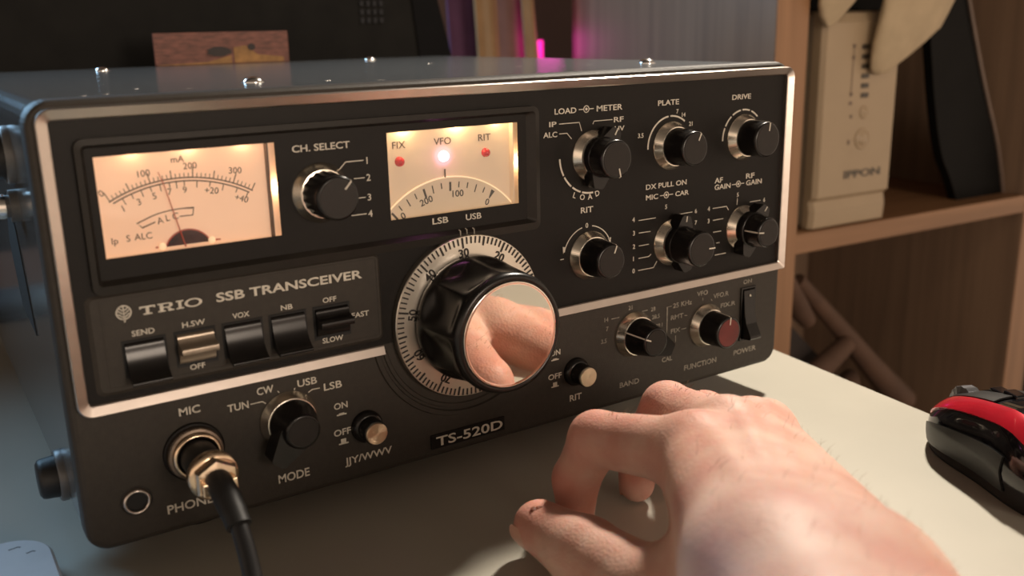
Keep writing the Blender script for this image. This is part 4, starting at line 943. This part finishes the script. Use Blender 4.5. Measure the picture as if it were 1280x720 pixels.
# uninterruptible power supply tower
UP_ = thing('power_supply_tower', sh((73, 120, SZ)), 'beige power supply tower with a column of indicator slots, on the wooden shelf', 'power supply')
def ub(x0, x1, y0, y1, z0, z1, bev=3): return MB().box(x0, x1, y0, y1, z0, z1, bev, 3, sh)
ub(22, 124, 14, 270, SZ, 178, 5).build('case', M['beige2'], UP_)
fpn = MB()
Pf = [(24, 122, 4, 60), ]
rowsF = []
for (y, z) in ((14, SZ + .5), (4, SZ + 1.5), (3, 2), (5, 11), (0.5, 15), (0.5, 168), (5, 176), (14, 178)):
    rowsF.append([sh((x, y + dy, z)) for x, dy in ((22, 14 - y), (22.6, 4), (26, 0), (120, 0), (123.4, 4), (124, 14 - y))])
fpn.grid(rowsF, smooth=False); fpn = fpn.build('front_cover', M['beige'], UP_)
for k in range(6):
    z = 147 - k * 8.55; x = 70.3 + k * .55; MB().box(x, x + 10.2, -0.3, 1.5, z - 2.2, z + 2.2, .5, 1, sh).build('indicator_slot', M['slot'], fpn)
for (z, r) in ((89, 5.8), (65, 9.6)):
    b_ = MB(); c_ = (79, 0.5, z)
    b_.lathe(c_, [(r, 0.6), (r, -0.8), (r - 1.2, -1.4), (r - 2.0, -0.4), (r - 3.2, -0.4), (r - 4.2 if r > 6 else 1, -1.8), (0.1, -2.0)], 36); b_.v = [sh(v) for v in b_.v]; b_.build('push_button', M['beige'], fpn)
b_ = MB()
b_.stroke([(60.4, 148), (60, 104)], .7, .1, .3)
for z in (148, 138, 106, 98): b_.prism([(58.4, z - 1.5), (62, z - 1.5), (62, z + 1.5), (58.4, z + 1.5)], .1, .4)
b_.prism([(61, 84.5), (63.5, 84.5), (63.5, 87.5), (61, 87.5)], .1, .4).prism([(60, 61), (62.6, 61), (62.6, 65), (60, 65)], .1, .4)
b_.v = [sh(v) for v in b_.v]; b_.build('panel_print', M['binderedge'], fpn)
b_ = MB().text('IPPON', 58, 30.2, 107, 6.6, 0.1, .4, .03); b_.v = [sh(v) for v in b_.v]; b_.build('maker_lettering', M['slot'], fpn)

# dark box on top of the tower
t = thing('black_box', sh((70, 150, 178)), 'black box lying on top of the beige power supply tower', 'box')
ub(6, 150, 40, 260, 178.5, 250, 2).build('shell', M['binder'], t)
MB().box(5.0, 151, 39, 261, 236, 256, 1.5, 2, sh).build('lid', M['binder'], t)

# pale cloth bags drooping over the tower
def drape(name, label, prof, y0, y1, base, wrinkle, seed):
    rg = random.Random(seed); P = []
    N = 22
    for (z, xa, xb, yc, dp) in prof:
        row = []
        for k in range(N):
            a = 2 * PI * k / N; x = (xa + xb) / 2 + (xb - xa) / 2 * math.cos(a); y = yc + dp * math.sin(a) + wrinkle * math.sin(3 * a + z * .07 + seed) * .5
            row.append(sh((x + wrinkle * .3 * math.sin(5 * a + z * .1), y, z)))
        P.append(row)
    b_ = MB().grid(P, cv=True); b_.add(P[0], [tuple(range(N))]); b_.add(P[-1], [tuple(range(N))])
    o = b_.build_at(name, M['bag'], sh(base)); return tag(o, label, 'cloth', 'cloths over the power supply tower')
drape('cloth_bag', 'pale cloth corner hanging left of the larger cloth over the power supply tower', [(164.5, 20, 23, -3, 1.5), (168, 15, 28, -4, 3), (174, 8, 34, -6, 4.5), (184, 2.5, 43, -9, 7), (200, 1, 56, -13, 11), (225, 2, 62, -15, 13), (250, 12, 54, -15, 12), (262, 28, 44, -12, 8)], 0, 0, (22, -3, 164), 1.5, 1)
drape('cloth_bag', 'larger pale cloth drooping in front of the beige tower beside its indicator slots', [(122.5, 84, 96, -5, 2), (124.5, 79, 101, -6, 3.5), (129, 75.5, 106, -7, 5), (138, 74, 120, -9, 7), (150, 73.5, 138, -11, 9), (162, 73.5, 155, -13, 11), (175, 73.5, 162, -15, 13), (187, 73.5, 168, -17, 15), (210, 80, 174, -20, 18), (245, 88, 170, -20, 18), (262, 105, 150, -14, 10)], 0, 0, (90, -5, 122), 2.5, 2)

# black boards standing on the shelf
t = thing('black_folder', sh((290, 40, SZ)), 'tall black folder standing on the wooden shelf at the right', 'folder')
bp_ = [(184, -15), (326, -15), (290, 120), (262, 240), (180, 260), (178, 60)]
def shprism(poly, y0, y1): b_ = MB().prism(poly, y0, y1); b_.v = [sh(v) for v in b_.v]; return b_
def smooth_line(pts, k=6):
    o = []
    for i in range(len(pts) - 1):
        p0, p1, p2, p3 = pts[max(0, i - 1)], pts[i], pts[i + 1], pts[min(len(pts) - 1, i + 2)]
        for q in range(k):
            t_ = q / k; o.append(tuple(.5 * (2 * p1[c] + (p2[c] - p0[c]) * t_ + (2 * p0[c] - 5 * p1[c] + 4 * p2[c] - p3[c]) * t_ * t_ + (3 * p1[c] - p0[c] - 3 * p2[c] + p3[c]) * t_ ** 3) for c in (0, 1)))
    return o + [pts[-1]]
lf = smooth_line([(262, SZ), (246, 12), (233, 30), (222, 55), (211, 90), (202, 125), (194, 160), (189, 190), (186, 225), (186, 262)])
rt = smooth_line([(215, 262), (246, 187), (283, 108), (319, 39), (339, SZ)])
shprism(lf + rt, 24, 34).build('cover', M['binder'], t)
rt2 = [(x + 4.2, z) for x, z in rt]
shprism(list(rt) + rt2[::-1], 22, 44).build('spine_edge', M['binderedge'], t)
t = thing('plastic_bag', sh((170, 170, SZ)), 'crumpled grey plastic bag leaning behind the beige tower', 'bag')
P = []
for i in range(14):
    u_ = i / 13; row = []
    for j in range(14):
        v_ = j / 13; x = 158 + 70 * u_ - 40 * v_ * 0 + 8 * math.sin(7 * v_ + 3 * u_); z = SZ + 240 * v_ ; y = 140 - 30 * (1 - v_) * u_ + 12 * math.sin(9 * u_ + 4 * v_) + 6 * math.sin(17 * v_)
        row.append(sh((x, y, z)))
    P.append(row)
Q = [[(p[0] + .5, p[1] + 24, p[2]) for p in r] for r in P]
b_ = MB().grid(P).grid(Q)
for q1_, q2_ in ((P[0], Q[0]), (P[-1], Q[-1]), ([r[0] for r in P], [r[0] for r in Q]), ([r[-1] for r in P], [r[-1] for r in Q])): b_.grid([q1_, q2_])
b_.build('film', M['film'], t)
MB().tube([sh((136, 118, 92)), sh((150, 112, 60)), sh((166, 104, 30)), sh((186, 96, 8))], [2, 6, 9, 11], 10).build('folded_edge', M['bag'], t)

# lower compartment: a heap of cloth and straps
t = thing('cloth_heap', sh((60, 120, -342)), 'heap of dark cloth in the compartment below the shelf', 'cloth')
P = []
for i in range(30):
    row = []
    for j in range(30):
        u_, v_ = i / 29, j / 29; x = 2 + 262 * u_; y = 34 + 230 * v_
        z = -342 + max(0, 268 - 0.95 * x) * (0.97 + .1 * v_) + (9 * math.sin(8 * u_ + 5 * v_) + 7 * math.sin(13 * v_ - 6 * u_)) * min(1, v_ * 3 + .15)
        row.append(sh((x, y, max(-341, z))))
    P.append(row)
Q = [[(p[0], p[1], -342) for p in r] for r in P]
b_ = MB().grid(P).grid(Q, smooth=False)
for q1_, q2_ in ((P[0], Q[0]), (P[-1], Q[-1]), ([r[0] for r in P], [r[0] for r in Q]), ([r[-1] for r in P], [r[-1] for r in Q])): b_.grid([q1_, q2_], smooth=False)
b_.build('fabric', M['darkcloth'], t)
def strap(name, label, pts, wd, m):
    b_ = MB().tube([sh(p) for p in pts], wd, 12); o = b_.build_at(name, m, sh(pts[-1])); return tag(o, label, 'strap', 'straps in the lower compartment')
strap('bag_strap', 'brown strap sloping down the left of the dark compartment below the shelf', [(8, 20, -48), (20, 22, -72), (36, 24, -96), (52, 26, -112)], [5, 9, 11, 8], M['brownbox'])
strap('bag_strap', 'long brown strap running diagonally across the compartment below the shelf', [(30, 22, -66), (90, 22, -122), (150, 22, -180), (200, 22, -226)], [7, 9, 12, 15], M['brownbox'])
strap('bag_strap', 'short brown roll rising from the desk edge to meet the long diagonal strap', [(18, 12, -172), (55, 12, -160), (96, 13, -138)], [9, 12, 9], M['brownbox'])
strap('bag_strap', 'wide brown roll lying lowest among the straps beside the desk edge', [(62, 8, -198), (92, 6, -176), (104, 5, -222)], [10, 13, 11], M['brownbox'])
# far right compartment
t = thing('dark_crate', sh((560, 150, -342)), 'dark crate in the compartment at the far right edge', 'crate')
MB().box(392, 700, 20, 270, -342, -150, 4, 2, sh).build('shell', M['binder'], t); MB().box(392, 700, 16, 270, -150, -120, 4, 2, sh).build('lid', M['film'], t)

# ================================================================== behind the radio
t = thing('black_monitor', (60, 420, DZ), 'large matte black equipment panel standing behind the transceiver', 'monitor')
def tv(y): return None
b_ = MB().prism([(-420, 30), (334, 30), (378, 100), (374, 141), (361, 193), (350, 228), (-420, 228)], 400, 440); b_.build('housing', M['tv'], t)
MB().prism([(338, 34), (378.5, 100), (374.5, 141), (361.5, 193), (350.5, 227), (326, 227), (338, 193), (346, 120)], 398.6, 400).build('edge_bezel', M['tv2'], t)
vt = MB()
for i in range(4):
    for j in range(4):
        x = 292 + i * 5.5; z = 176 + j * 6.4; vt.box(x, x + 3.2, 398.9, 400, z, z + 3.8)
vt.build('vent_grid', M['vent'], t)
MB().box(-60, 260, 380, 460, DZ, -8, 4).build('stand_foot', M['tv2'], t); MB().box(60, 140, 412, 432, -8, 34, 2).build('stand_neck', M['tv2'], t)

t = thing('picture_card', (161, 331, 150.4), 'small reddish picture card propped up at the back of the radio lid', 'card')
MB().box(116.6, 206.0, 331, 332.6, 150.4, 171.0, .3, 1).build('card', M['cardbase'], t)
b_ = MB()
for poly in ([(118, 151), (150, 152), (166, 156), (166, 150.8), (118, 150.8)], [(168, 151), (168, 161), (176, 162), (184, 156), (202, 154), (202, 151)]): b_.prism(poly, 330.8, 331.1)
b_.build('yellow_area', M['cardyel'], t)
b_ = MB()
for c_, rx, rz in (((158, 158.6), 8, 3.2), ((180, 161), 2.6, 2.2)): b_.prism([(c_[0] + rx * math.cos(k * PI / 8) * (1 + .15 * math.sin(3 * k)), c_[1] + rz * math.sin(k * PI / 8)) for k in range(16)], 330.6, 330.9)
b_.build('dark_shape', M['carddark'], t)

# curtain
def curtain(name, label, x0, x1, m, y=560, seed=0, amp=14, x0t=None, x1t=None):
    P = []; Q = []; N = 40
    for i in range(N + 1):
        u_ = i / N; r1 = []; r2 = []
        for z in (FL + 20, -300, 0, 100, 200, 300, 600, 1300):
            s_ = (z - 130) / 70.0 if z > 130 else 0
            s_ = min(s_, 3.0)
            xa = x0 + ((x0t if x0t is not None else x0) - x0) * s_; xb = x1 + ((x1t if x1t is not None else x1) - x1) * s_
            x = xa + (xb - xa) * u_; yy = y + amp * math.sin(u_ * 2 * PI + seed)
            r1.append((x, yy, z)); r2.append((x, yy + 4, z))
        P.append(r1); Q.append(r2)
    b_ = MB().grid(P).grid(Q); b_.grid([P[0], Q[0]]); b_.grid([P[-1], Q[-1]])
    o = b_.build_at(name, m, (x0, y, FL + 20)); return tag(o, label, 'curtain', 'curtains behind the radio')
curtain('curtain', 'purple curtain next to the black equipment panel', 486, 526, M['purple'], 596, 0, 4, 482, 520)
curtain('curtain', 'narrow tan curtain between the purple and mauve curtains', 501, 527, M['curtain2'], 560, 1, 3, 496, 522)
curtain('curtain', 'mauve brown curtain behind the radio', 534, 576, M['curtain'], 578, 2, 4, 529, 570)
curtain('curtain', 'slim tan curtain edge beside the magenta light', 561, 577, M['curtain2'], 558, 1.4, 3, 554, 568)
t = thing('light_tube', (600, 600, FL), 'glowing magenta light tube standing behind the tan curtain edge', 'lamp')
MB().lathe((600, 600, FL), [(40, 0), (40, 14), (10, 20)], 32, axis='z', cap0=True, cap1=True).build('base', M['tv2'], t)
MB().tube([(600, 600, FL + 18), (600, 600, 156)], 6, 16).build('glowing_tube', M['magenta'], t)
lamp('magenta_glow', 'POINT', (592, 570, 150), None, 0.06, (1.0, 0.05, 0.55), 0.02)
